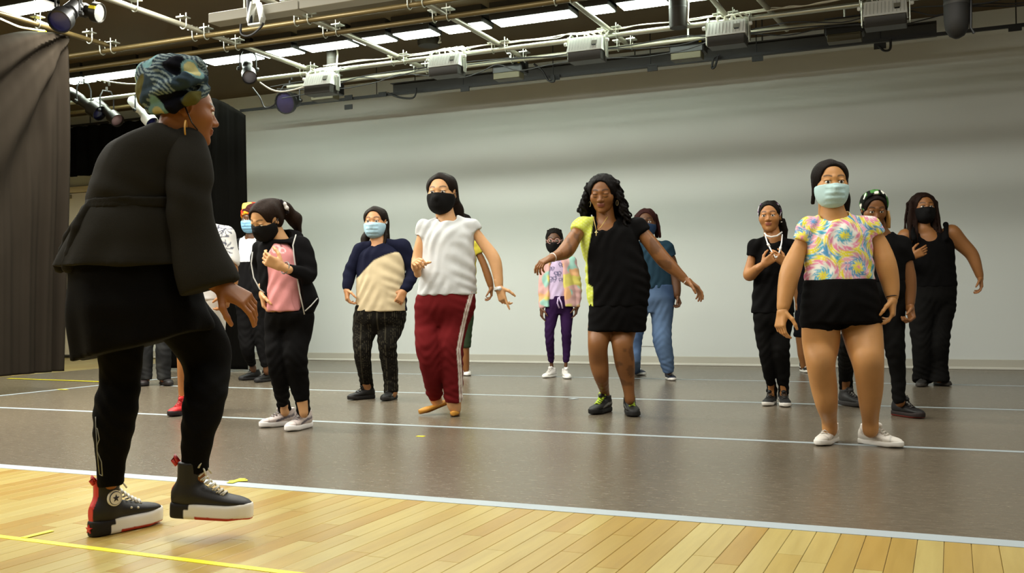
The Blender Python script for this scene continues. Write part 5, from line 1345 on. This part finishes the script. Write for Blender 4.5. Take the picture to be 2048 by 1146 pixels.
lL = p.limb([(150, 540, 58), (90, 640, 50), (40, 740, 43, .1), (28, 840, 36, gdz(p, 28, 1030) * .8), (28, 935, 30, gdz(p, 28, 1030)), (28, 965, 18, gdz(p, 28, 1030))], 4); lR = p.limb([(248, 540, 56), (248, 650, 49), (256, 760, 43, -.03), (270, 880, 32), (276, 990, 26), (282, 1020, 18)], 4)
bottoms(p, 'trousers', [(205, 440, 92, .12), (205, 500, 98, .13), (200, 580, 95, .11)], [(lL[0], lL[1], 4.6), (lR[0], lR[1], 4.6)], (18, 17, 16))
g = p.ground(284, 1080); p.shoe(g, 22, .27, 'runner', (28, 26, 26), (36, 26, 24), (60, 56, 54), mid=(120, 40, 30)); g = p.ground(30, 1030); p.shoe(g, 20, .27, 'runner', (48, 46, 45), (52, 48, 46), (60, 56, 54))
p.finish()

# ================================================================== dark clothes behind the lanyard girl
p = Person('person in dark clothes and black and white sneakers, mostly hidden behind the tie-dye girl', (1460, 380, 2.489), (368, 908), SK_BROWN, q=1.5)
p.head((395, 190), 110, yaw=0, neck=(395, 250), nr=.05, dz=.0); p.mask((30, 30, 34), False, strap=(30, 30, 30)); p.hair(p.cap())
T = [(395, 262, 35, .06), (395, 280, 60, .09), (395, 330, 68, .11), (395, 420, 64, .12), (395, 520, 68, .13)]
torso_skin(p, T)
aL = p.limb([(345, 300, 22), (336, 390, 20), (334, 480, 18), (336, 570, 11)], 1); aR = p.limb([(450, 300, 22), (460, 390, 20), (462, 480, 18), (460, 560, 11)], 1); clav(p, aL, aR)
p.hand(aL[0][-1], p.q(332, 640), palm=(1, 0, 0), curl=.4, size=.95); p.hand(aR[0][-1], p.q(460, 630), palm=(-1, 0, 0), curl=.4, size=.95)
top(p, 'tee_shirt', T, [(aL[0], aL[1], 1, .01), (aR[0], aR[1], 1, .01)], (16, 15, 16))
lL = p.limb([(368, 600, 34), (358, 700, 31), (358, 760, 25), (362, 820, 22), (366, 856, 15), (366, 885, 13)], 0); lR = p.limb([(425, 600, 34), (432, 700, 31), (436, 760, 25), (438, 820, 22), (440, 856, 15), (440, 885, 13)], 0)
bottoms(p, 'shorts', [(395, 510, 66, .13), (395, 570, 68, .14), (395, 640, 66, .12)], [(lL[0], lL[1], 1.45), (lR[0], lR[1], 1.45)], (17, 16, 20), off=.014)
g = p.ground(366, 906); p.shoe(g, 2, .25, 'sneaker', (30, 29, 28), (232, 228, 220), (235, 232, 225), accent=(235, 232, 225)); g = p.ground(440, 906); p.shoe(g, 2, .25, 'sneaker', (30, 29, 28), (232, 228, 220), (235, 232, 225), accent=(235, 232, 225))
p.finish()

# ================================================================== yellow top behind the white tee
p = Person('person in yellow top and green shorts hidden behind the white tee', (790, 330, 2.163), (312, 912), SK_BROWN, q=1.5)
p.head((292, 260), 100, yaw=0, neck=(292, 318), nr=.05); p.hair(p.cap())
T = [(290, 322, 35, .06), (290, 338, 58, .09), (290, 400, 66, .11), (288, 480, 62, .12), (288, 560, 66, .13)]
torso_skin(p, T)
aL = p.limb([(235, 355, 21), (222, 430, 19), (220, 500, 16), (224, 560, 10)], 1); aR = p.limb([(345, 350, 23), (380, 420, 19), (405, 490, 15), (416, 530, 10)], .6); clav(p, aL, aR)
p.hand(aR[0][-1], p.q(418, 582), palm=(-1, .2, 0), curl=.5, size=.95); p.hand(aL[0][-1], p.q(224, 620), palm=(1, .2, 0), curl=.5, size=.95)
top(p, 'tee_shirt', T, [(aL[0], aL[1], .6, .012), (aR[0], aR[1], .5, .014)], (206, 190, 70))
lL = p.limb([(245, 640, 38), (232, 740, 32), (226, 800, 22), (222, 850, 18), (216, 890, 13)], 0); lR = p.limb([(300, 640, 36), (300, 740, 24), (302, 800, 18), (304, 850, 16), (308, 892, 11)], 0)
bottoms(p, 'shorts', [(280, 545, 62, .12), (280, 610, 62, .13), (276, 660, 60, .11)], [(lL[0], lL[1], 1.8), (lR[0], lR[1], 1.8)], (52, 66, 46), off=.014)
g = p.ground(310, 908); p.shoe(g, 4, .255, 'sneaker', (232, 228, 220), (238, 236, 230), (235, 232, 225)); g = p.ground(214, 902); p.shoe(g, -8, .255, 'sneaker', (232, 228, 220), (238, 236, 230), (235, 232, 225))
p.finish()

# ================================================================== pink tee and hoodie
p = Person('girl in pink tee and black zip hoodie looking down, black mask, white sneakers', (400, 370, 2.163), (445, 1060), SK_LIGHT, hair=(34, 22, 14))
p.head((285, 150), 158, yaw=-34, pitch=30, roll=6, neck=(345, 228), nr=.05, dz=-.06)
p.mask((16, 15, 15), False, top=.002, bottom=-.118, strap=(20, 20, 20))
S = p.cap(line=.058, t=.013); S.chain([V3(.02, .1, .04), V3(.03, .14, .0), V3(.05, .17, -.08), V3(.06, .16, -.16)], [.045, .04, .04, .02], .03); p.hair(S)
S = Shape(); R_ = p.hT
for i in range(10):
    a = 2 * PI * i / 10; S.ell(V3(.03 + .042 * math.cos(a), .118, .022 + .042 * math.sin(a)), (.016, .016, .016), .006)
def scr(V, N, C): mixc(C, (wnoise(V, 90) - .1) / .1, (225, 220, 215)); return C
p.emit('scrunchie', S, .005, M_CLOTH, (34, 28, 30), scr, T=p.hT)
T = [(345, 232, 42, .06), (348, 250, 80, .085), (350, 300, 92, .11), (360, 380, 82, .12), (366, 460, 84, .135), (370, 545, 84, .145)]
torso_skin(p, T + [(385, 620, 90, .12)])
aL = p.limb([(262, 275, 32, .04), (245, 360, 27, .08), (255, 430, 23, .02), (272, 470, 14, -.05)], 3, inset=.006); aR = p.limb([(440, 260, 36), (466, 330, 30, -.02), (470, 392, 27, -.05), (420, 378, 23, -.16), (352, 352, 15, -.24)], 4, inset=.006); clav(p, aL, aR)
p.hand(aR[0][-1], p.q(270, 315, -.28), palm=(0, .6, -1), thumb=(0, -.4, 1), curl=.7, size=.95); p.hand(aL[0][-1], p.q(278, 512, -.06), palm=(1, 0, 0), curl=.6, size=.92)
def pinkprint(V, N, C):
    X = (V[:, 0] - p.q(348, 300)[0]) / p.m + 348; z0 = p.q(0, 250)[2]; z1 = p.q(0, 540)[2]; Y = 250 + (V[:, 2] - z0) / (z1 - z0) * 290; f = V[:, 1] < -.02
    for cx, cy, r in ((300, 285, 22), (345, 285, 20), (372, 292, 14), (290, 310, 12), (312, 312, 12)): d = np.hypot(X - cx, (Y - cy) * 1.1) / r; mixc(C, f * (np.abs(d - .8) < .2) * .8, (240, 225, 225))
    d = np.hypot(X - 345, Y - 278) / 24; mixc(C, f * (np.abs(d - .9) < .1) * (Y < 276) * .8, (60, 45, 50)); return C
tee = top(p, 'tee_shirt', T, [], (226, 152, 152), pinkprint, h=.0075, wr=.004)
S = Shape(); J = [(350, 235, 60, .07), (352, 255, 98, .095), (362, 320, 116, .12), (368, 400, 112, .13), (384, 470, 120, .135), (392, 500, 124, .14), (420, 555, 70, .12)]
S.loft(p.secs(J), k=.03)
for P_, R_ in (aL, aR): S.schain(P_, [r + .003 for r in R_], .03, capb=True); S.cone(p.nb + V3(0, .01, -.03), .05, P_[0], R_[0] * .85, .03)
S.ell(p.q(370, 225, .05), (.11, .06, .05), .02)
cutc = [(342, 250, .068), (340, 300, .104), (348, 360, .108), (356, 430, .114), (358, 500, .125), (355, 570, .14)]
S.loft([(q_[2], q_[0], q_[1], r_, .15) for q_, r_ in ((p.q(x, y, -.17), r) for x, y, r in cutc)], .006, 's')
a, nb, nr = p.neck; S.cone(a, nr + .016, nb, nr + .02, .01, 's')
# forearm comes back in front of the opening
P_, R_ = tailchain(aR[0], aR[1], 2.0); S.schain(P_, [r + .003 for r in R_], .015, capb=True)
hood = p.emit('hoodie', S, .0085, M_CLOTH, (18, 17, 18), wr=.004)
p.tubes('zip', [[p.q(x, y, d) for x, y, d in ((415, 215, -.07), (402, 260, -.115), (408, 320, -.13), (420, 400, -.14), (432, 470, -.145), (452, 560, -.13))], [p.q(x, y, d) for x, y, d in ((228, 290, -.02), (222, 340, -.05), (232, 400, -.08), (258, 450, -.1), (278, 466, -.1))], [p.q(x, y, d) for x, y, d in ((455, 545, -.13), (480, 522, -.1), (508, 490, -.04))]], .004, (190, 188, 182), parent=hood)
p.ring('bracelet', aR[0][-1] + .25 * (aR[0][-2] - aR[0][-1]), aR[0][-1] - aR[0][-2], .036, .004, (120, 118, 112))
lL = p.limb([(335, 570, 52), (328, 650, 44), (328, 740, 38, -.06), (346, 850, 34, -.02), (362, 950, 27, gdz(p, 365, 1045)), (368, 985, 17, gdz(p, 365, 1045))], 4); lR = p.limb([(430, 570, 62), (420, 650, 56), (412, 740, 47, -.07), (428, 850, 40, -.02), (446, 962, 27), (450, 990, 17)], 4)
bottoms(p, 'trousers', [(388, 548, 98, .125), (392, 575, 102, .132), (390, 620, 100, .12)], [(lL[0], lL[1], 4.45), (lR[0], lR[1], 4.45)], (15, 14, 14))
g = p.ground(378, 1040); p.shoe(g, -50, .265, 'runner', (214, 200, 194), (236, 232, 228), (150, 140, 142), accent=(112, 104, 110)); g = p.ground(452, 1052); p.shoe(g, -22, .265, 'runner', (214, 200, 194), (236, 232, 228), (150, 140, 142), accent=(112, 104, 110))
p.finish()

# ================================================================== red and orange head wrap
p = Person('person in red and orange head wrap, blue mask and black jacket behind the pink tee', (400, 370, 2.163), (290, 852), SK_DARK, q=1.3)
p.head((222, 150), 108, yaw=-15, pitch=5, neck=(222, 216), nr=.052)
p.mask((140, 190, 222), True, top=-.004, bottom=-.115)
S = Shape(); S.ell((0, .02, .05), (.092, .112, .095), 0); S.ell((0, .05, .1), (.07, .07, .05), .03); S.ell((-.04, .0, .12), (.04, .04, .03), .02); S.ell((0, -.088, -.02), (.06, .055, .07), .01, 's'); S.half((0, 0, -.03), (0, -.5, -1))
def warm(V, N, C): mixc(C, (wnoise(V, 40) - .0) / .15, (222, 150, 40)); mixc(C, (wnoise(V, 45, off=2) - .5) / .1, (240, 200, 90)); mixc(C, (wnoise(V, 50, off=3) - .6) / .1, (60, 30, 30)); return C
p.emit('head_wrap', S, .006, M_CLOTH, (196, 60, 36), warm, T=p.hT, wr=.004, ws=70)
T = [(224, 220, 40, .06), (226, 236, 68, .09), (228, 290, 74, .115), (230, 380, 72, .125), (232, 470, 76, .13), (232, 500, 77, .13)]
torso_skin(p, T)
aL = p.limb([(172, 258, 24), (172, 340, 22), (176, 420, 20), (180, 490, 13)], 3, inset=.006); aR = p.limb([(285, 258, 24), (296, 340, 22), (296, 420, 20), (290, 490, 13)], 3, inset=.006); clav(p, aL, aR)
p.hand(aL[0][-1], p.q(184, 545), palm=(1, 0, 0), curl=.6, size=.9); p.hand(aR[0][-1], p.q(285, 545), palm=(-1, 0, 0), curl=.6, size=.9)
def wt(V, N, C):
    X = (V[:, 0] - p.q(228, 300)[0]) / p.m + 228; z0 = p.q(0, 200)[2]; z1 = p.q(0, 340)[2]; Y = 200 + (V[:, 2] - z0) / (z1 - z0) * 140
    mixc(C, ((X > 178) & (X < 250) & (Y < 335) & (V[:, 1] < 0)).astype(float), (228, 228, 226)); return C
top(p, 'jacket', T, [(aL[0], aL[1], 3, .01), (aR[0], aR[1], 3, .01)], (18, 17, 18), wt)
lL = p.limb([(200, 540, 38), (200, 640, 33), (208, 720, 26), (224, 772, 18, gdz(p, 230, 845)), (232, 800, 13, gdz(p, 230, 845))], 3); lR = p.limb([(262, 540, 38), (266, 640, 33), (276, 720, 26), (288, 785, 19), (290, 810, 13)], 3)
bottoms(p, 'trousers', [(230, 490, 76, .125), (230, 530, 76, .13), (230, 580, 72, .11)], [(lL[0], lL[1], 3), (lR[0], lR[1], 3)], (18, 17, 17))
g = p.ground(238, 842); p.shoe(g, -48, .25, 'runner', (28, 27, 27), (36, 34, 34), (70, 68, 66)); g = p.ground(290, 850); p.shoe(g, -26, .25, 'runner', (28, 27, 27), (36, 34, 34), (70, 68, 66))
p.finish()

# ================================================================== palm print tee, red shoes
p = Person('person in white palm print tee, pale shorts and red shoes behind the teacher', (0, 0, 1), (366, 828), (160, 104, 52), hair=(24, 18, 14), q=1.2)
p.head((392, 400), 58, yaw=60, neck=(396, 440), nr=.055); p.hair(p.cap())
T = [(398, 444, 18, .06), (404, 452, 38, .09), (412, 480, 46, .115), (408, 530, 45, .125), (402, 600, 48, .14)]
torso_skin(p, T)
aL = p.limb([(370, 465, 13, .1), (362, 510, 12, .1), (362, 555, 10, 0), (370, 590, 7, 0)], 1); aR = p.limb([(452, 468, 15), (462, 515, 13, -.02), (464, 560, 11.5, -.05), (457, 586, 8, -.12)], 1); clav(p, aL, aR)
p.hand(aR[0][-1], p.q(450, 618, -.15), palm=(-1, .3, 0), thumb=(-.2, -1, 0), curl=.6); p.hand(aL[0][-1], p.q(372, 620), palm=(1, 0, 0), curl=.5)
def palm(V, N, C):
    X = (V[:, 0] - p.q(412, 500)[0]) / p.m + 412; z0 = p.q(0, 450)[2]; z1 = p.q(0, 600)[2]; Y = 450 + (V[:, 2] - z0) / (z1 - z0) * 150
    for cx, cy, r in ((438, 482, 26), (400, 520, 26), (455, 505, 18), (385, 470, 22), (430, 560, 24), (455, 465, 16)):
        an = np.arctan2(Y - cy, X - cx); d = np.hypot(X - cx, Y - cy) / r; mixc(C, (d < 1) * (np.cos(an * 9 + d * 1.2) > .25 + .5 * d) * (d > .12) * .85, (62, 66, 88))
    return C
top(p, 'tee_shirt', T, [(aL[0], aL[1], 1.1, .014), (aR[0], aR[1], 1.15, .016)], (226, 224, 220), palm, h=.0072)
lL = p.limb([(385, 620, 24), (376, 680, 20), (372, 720, 16, -.05), (372, 770, 14.5, 0), (368, 811, 8, 0)], 0); lR = p.limb([(420, 620, 24), (425, 690, 20), (428, 730, 16), (426, 780, 14, .2), (424, 806, 8, gdz(p, 424, 822))], 0)
def rip(V, N, C): mixc(C, (wnoise(V, 40) - .4) / .1 * .5, (190, 186, 180)); return C
bottoms(p, 'shorts', [(402, 590, 46, .13), (402, 625, 46, .14), (402, 645, 44, .12)], [(lL[0], lL[1], 1.0), (lR[0], lR[1], 1.0)], (214, 210, 200), rip, off=.02)
g = p.ground(370, 828); p.shoe(g, -14, .27, 'runner', (190, 34, 36), (36, 26, 26), (200, 60, 60)); g = p.ground(424, 822); p.shoe(g, 20, .27, 'runner', (190, 34, 36), (36, 26, 26), (200, 60, 60))
p.finish()

# ================================================================== dark jeans behind the teacher
p = Person('person in dark jeans and black and red shoes seen between the legs of the teacher', (0, 0, 1), (326, 771), SK_BROWN, q=1.6)
p.head((310, 445), 44, yaw=20, neck=(310, 475), nr=.055); p.hair(p.cap())
T = [(310, 478, 16, .06), (310, 486, 30, .09), (310, 520, 35, .115), (310, 560, 33, .12), (310, 600, 35, .13)]
torso_skin(p, T)
aL = p.limb([(280, 492, 11), (275, 535, 9), (276, 575, 8), (280, 605, 5)], 1); aR = p.limb([(340, 492, 11), (345, 535, 9), (344, 575, 8), (340, 605, 5)], 1); clav(p, aL, aR)
p.hand(aL[0][-1], p.q(280, 635), palm=(1, 0, 0), curl=.5); p.hand(aR[0][-1], p.q(340, 635), palm=(-1, 0, 0), curl=.5)
top(p, 'tee_shirt', T, [(aL[0], aL[1], 1, .012), (aR[0], aR[1], 1, .012)], (30, 30, 34))
lL = p.limb([(294, 610, 18), (291, 660, 15), (291, 705, 12.5, -.02), (291, 735, 11.5), (292, 758, 10)], 4, inset=.006); lR = p.limb([(325, 610, 18), (327, 660, 15), (327, 705, 13, -.02), (327, 735, 12), (328, 758, 11)], 4, inset=.006)
def dj(V, N, C): mixc(C, (wnoise(V, 30) + .3) * .4, (62, 62, 60)); return C
bottoms(p, 'jeans', [(310, 590, 34, .13), (310, 620, 35, .14), (310, 645, 34, .12)], [(lL[0], lL[1], 4), (lR[0], lR[1], 4)], (34, 34, 34), dj, off=.006)
g = p.ground(291, 770); p.shoe(g, 12, .27, 'runner', (40, 30, 28), (30, 26, 26), (60, 50, 48), accent=(170, 40, 30)); g = p.ground(328, 770); p.shoe(g, 35, .28, 'runner', (34, 30, 28), (34, 28, 26), (60, 50, 48), accent=(150, 40, 30))
p.finish()
# ================================================================== the teacher in front
p = Person('teacher seen from behind in black wrap tunic, patterned head wrap and platform high-tops', (0, 0, 1), (228, 1070), (138, 84, 40), hair=(20, 15, 12))
A = lambda X, Y: (80 + X / 2.083, 90 + Y / 2.083); B = lambda X, Y: (80 + X / 2.098, 600 + Y / 2.098)
def a_(X, Y, r, *d): x, y = A(X, Y); return (x, y, r / 2.083) + d
def b_(X, Y, r, *d): x, y = B(X, Y); return (x, y, r / 2.098) + d
p.head((374, 224), 126, yaw=118, pitch=6, neck=A(575, 345), nr=.062, lips=(120, 60, 45))
# head wrap
S = Shape()
def sp(x, y, dz=0): return p.q(x, y, dz)
S.ell(sp(345, 176), (66 * p.m, .112, 56 * p.m), 0); S.ell(sp(356, 205, -.0), (56 * p.m, .1, 32 * p.m), .03)
S.ell(sp(300, 152, .0), (27 * p.m, .06, 30 * p.m), .02); S.ell(sp(384, 142, -.02), (30 * p.m, .07, 28 * p.m), .02); S.ell(sp(345, 132, 0), (46 * p.m, .08, 22 * p.m), .02); S.ell(sp(292, 195, .0), (16 * p.m, .05, 22 * p.m), .02)
S.chain([sp(290, 200, -.06), sp(330, 178, -.11), sp(372, 160, -.11), sp(408, 158, -.05)], [.018, .022, .022, .018], .015)
S.chain([sp(300, 222, -.05), sp(345, 214, -.10), sp(385, 196, -.10), sp(413, 180, -.04)], [.014, .018, .018, .016], .015)
S.chain([sp(290, 160, -.05), sp(320, 140, -.08), sp(352, 128, -.08), sp(392, 126, -.05)], [.016, .02, .02, .018], .015)
def wrapc(V, N, C):
    n1 = wnoise(V, 26, off=1); n2 = wnoise(V, 30, off=2); n3 = wnoise(V, 34, off=3); n4 = wnoise(V, 24, off=4)
    C[:] = lin((46, 60, 70)); st = (np.sin((V[:, 2] * .8 + V[:, 0] * .6 + .02 * n4) * 520) > .1)
    mixc(C, (n1 > -.35) * st, (120, 134, 132)); mixc(C, (n2 - .45) / .06, (12, 13, 20)); mixc(C, (n3 - .4) / .06, (112, 150, 152)); mixc(C, (n3 - .75) / .06, (186, 180, 128)); mixc(C, (n4 - .75) / .06, (84, 80, 40)); return C
o = p.emit('head_wrap', S, .0042, M_CLOTH, (40, 50, 60), wrapc, wr=.003, ws=60)
for e in (-1,): 
    er = p.ring('hoop_earring', p.H(e * .085, .012, -.075), (1, .2, 0), .026, .003, (200, 150, 70))
p.tubes('mask_strap', [[p.H(-.08, .02, .0), p.H(-.085, -.005, -.05), p.H(-.07, -.03, -.07)]], .0022, (20, 18, 16))
# jacket
T = [a_(555, 335, 45, .07), a_(525, 355, 100, .1), a_(480, 400, 170, .14), a_(455, 490, 205, .16), a_(440, 580, 214, .165), a_(425, 640, 232, .165), a_(428, 662, 228, .16), a_(430, 680, 212, .15)]
Pp = [a_(430, 672, 218, .155), a_(420, 720, 250, .17), a_(410, 800, 278, .19), a_(395, 880, 305, .2), a_(388, 925, 318, .205)]
torso_skin(p, T + Pp[1:3], .03)
aR = p.limb([a_(612, 430, 62, -.04), a_(617, 560, 58, -.08), a_(622, 720, 50, -.1), a_(690, 880, 40, -.11), a_(752, 1005, 26, -.12)], 4, inset=.01)
aL = p.limb([a_(440, 480, 50, .1), a_(400, 570, 50, .18), a_(390, 680, 42, .22), a_(440, 660, 34, .34), a_(480, 640, 22, .4)], 4, inset=.01); clav(p, aR, aL)
x, y = A(888, 1078); p.hand(aR[0][-1], p.q(x, y, -.12), palm=(-.2, .6, -.8), thumb=(.4, -.5, -.6), curl=.4, size=1.02)
x, y = A(560, 620); p.hand(aL[0][-1], p.q(x, y, .44), palm=(0, -1, 0), thumb=(0, 0, 1), curl=.5, size=1.0)
S = Shape(); S.loft(p.secs(T), k=.03, smooth=.03)
S.loft(p.secs(Pp), k=.012, smooth=.02, wave=(.035, 9, 1.0))
SL = Shape()
def sleeve(L, rs):
    P_, R_ = p.pts(L); SL.schain(P_, R_, .03, capb=True)
sleeve([a_(612, 418, 76, -.04), a_(620, 560, 88, -.09), a_(622, 720, 86, -.11), a_(660, 870, 100, -.11), a_(706, 1008, 120, -.11)], 0)
P_, R_ = aL; S.chain(P_, [r + .03 for r in R_], .04, capb=True)
S.cone(p.nb + V3(0, .01, -.05), .06, aR[0][0], .06, .05); S.cone(p.nb + V3(0, .01, -.05), .06, aL[0][0], .06, .05)
a, nb, nr = p.neck; S.cone(a, nr + .012, nb + V3(0, -.01, .01), nr + .014, .008, 's')
def jf(V):
    f = .004 * wnoise(V * V3(1, 1, .7), 14) + .003 * np.sin(V[:, 2] * 60 + 4 * V[:, 0] * 8) * np.exp(-((V[:, 2] - p.q(0, 395)[2]) / .06) ** 2); return f
def jc(V, N, C):
    z = p.q(0, 412)[2]; s1 = np.exp(-((V[:, 2] - p.q(0, 526)[2]) / .0025) ** 2); mixc(C, s1 * .3, (8, 8, 8)); return C
jk = p.emit('wrap_jacket', S, .0075, M_CLOTH, (34, 32, 27), jc, wr2=jf, wr=.004, ws=12)
p.emit('bell_sleeve', SL, .0075, M_CLOTH, (34, 32, 27), wr2=jf, wr=.003, ws=10, parent=jk)
bs = Shape(); bs.loft(p.secs([a_(429, 650, 228, .168), a_(430, 672, 222, .165), a_(428, 694, 226, .168)]), k=0, smooth=.0, capr=.006)
bs.chain([p.q(*A(205, 680), -.10), p.q(*A(160, 760), -.11), p.q(*A(120, 920), -.11)], [.02, .022, .024], .01); bs.chain([p.q(*A(190, 685), -.08), p.q(*A(120, 800), -.05), p.q(*A(85, 925), -.04)], [.016, .018, .022], .01)
p.emit('sash', bs, .007, M_CLOTH, (32, 30, 25), wr=.002, ws=50, parent=jk)
# under tunic
K = [b_(380, -170, 250, .17), b_(395, -60, 266, .19), b_(412, 40, 283, .2), b_(428, 120, 292, .2), b_(432, 200, 284, .19), b_(432, 290, 272, .19)]
S = Shape(); S.loft(p.secs(K), k=.03, smooth=.03, wave=(.045, 9, .5))
h0, h1 = p.q(*B(165, 258)), p.q(*B(745, 112)); hn = np.cross(h1 - h0, V3(0, 1, 0)); hn = hn * (-1 if hn[2] > 0 else 1); S.half(h0, hn)
p.emit('tunic', S, .0095, M_CLOTH, (8, 7, 6), wr=.004, ws=14)
lL = p.limb([b_(335, 20, 105), b_(338, 200, 86), b_(336, 340, 74, .02), b_(318, 455, 80, 0), b_(306, 570, 70), b_(297, 700, 48), b_(296, 772, 44)], 6, inset=.015)
lR = p.limb([b_(540, 20, 120, .05), b_(650, 140, 110, .1), b_(695, 225, 100, .12), b_(702, 310, 86, .1), b_(690, 420, 80, .02), b_(664, 560, 62, -.02), b_(648, 692, 46, -.02), b_(652, 740, 42, -.02)], 6, inset=.015)
def piping(V, N, C):
    return C
lg = bottoms(p, 'leggings', [b_(430, -60, 235, .16), b_(430, 40, 230, .16)], [(lL[0], lL[1], 6), (lR[0], lR[1], 6.6)], (8, 7, 6), h=.0085, wr=.0012, off=.0)
zz = lambda x, y, d=-.05: p.q(*B(x, y), d)
p.tubes('piping', [[zz(234, 490, -.06), zz(234, 535, -.07), zz(241, 540, -.075), zz(249, 585, -.09), zz(240, 610, -.075), zz(240, 635, -.075), zz(258, 680, -.085), zz(262, 738, -.08), zz(250, 732, -.065)], [zz(233, 490, -.06), zz(240, 640, -.07), zz(249, 730, -.065)]], .0016, (120, 118, 105), parent=lg)
# shoes
RED = (196, 50, 44)
g = p.ground(*B(292, 978)); r1, W = p.shoe(g, 146, .285, 'hightop', (26, 23, 21), (236, 232, 224), (215, 210, 200), accent=RED)
def disc(W, c, n, r, name, col, parent, inner=None, star=False, off=.0):
    c = np.asarray(c, float); n = unit(n); u = unit(np.cross(V3(0, 0, 1), n)); v = np.cross(n, u); mb = MB(); N_ = 10 if star else 24
    ring_ = []
    for i in range(N_):
        a = 2 * PI * i / N_ + PI / 2; rr = r * (1 if (not star or i % 2 == 0) else .42); ring_.append(c + u * rr * math.cos(a) + v * rr * math.sin(a))
    V = [c + n * .004] + [q + n * .003 for q in ring_] + [q - n * .004 for q in ring_]; F = []
    for i in range(N_): j = (i + 1) % N_; F += [(0, 1 + i, 1 + j), (1 + i, 1 + N_ + i, 1 + N_ + j, 1 + j)]
    mb.add(V, F); me = mb.build(name, M_PLAIN, me_only=True); at = me.color_attributes.new('Col', 'FLOAT_COLOR', 'POINT'); cc = np.ones((len(me.vertices), 4), np.float32); cc[:, :3] = lin(col); at.data.foreach_set('color', cc.ravel())
    o = bpy.data.objects.new(name, me); link(o, parent); return o
def patch(W, side):
    c = W(side * .0405, .008, .118); n = W(side * 1.0, .008, .118) - W(0, .008, .118)
    disc(W, c, n, .027, 'round_patch', (232, 228, 220), r1); disc(W, c + unit(n) * .0025, n, .0225, 'patch_ring', (60, 62, 78), r1); disc(W, c + unit(n) * .004, n, .0205, 'patch_face', (232, 228, 220), r1); disc(W, c + unit(n) * .006, n, .013, 'patch_star', (26, 28, 50), r1, star=True)
patch(W, -1)
nb_ = W(0, 1, 0) - W(0, 0, 0); disc(W, W(0, .073, .026), nb_, .016, 'heel_star', RED, r1, star=True)
p.tubes('heel_loop', [[W(0, .05, .175), W(0, .062, .19), W(0, .066, .178), W(0, .056, .165)]], .007, RED, parent=r1)
p.tubes('eyelet', [[W(-.043, -.05, .078), W(-.046, -.05, .078)], [W(-.043, -.075, .074), W(-.046, -.075, .074)]], .004, (225, 220, 210), parent=r1, n=8)
P_ = p.q(*B(640, 915), -.03); r2, W2 = p.shoe((P_[0], P_[1]), 84, .285, 'hightop', (26, 23, 21), (236, 232, 224), (205, 198, 180), accent=RED, z=float(P_[2]), pitch=2)
p.tubes('heel_loop', [[W2(0, .05, .175), W2(0, .064, .195), W2(0, .07, .18), W2(0, .056, .165)]], .008, RED, parent=r2)
p.finish(.0095)
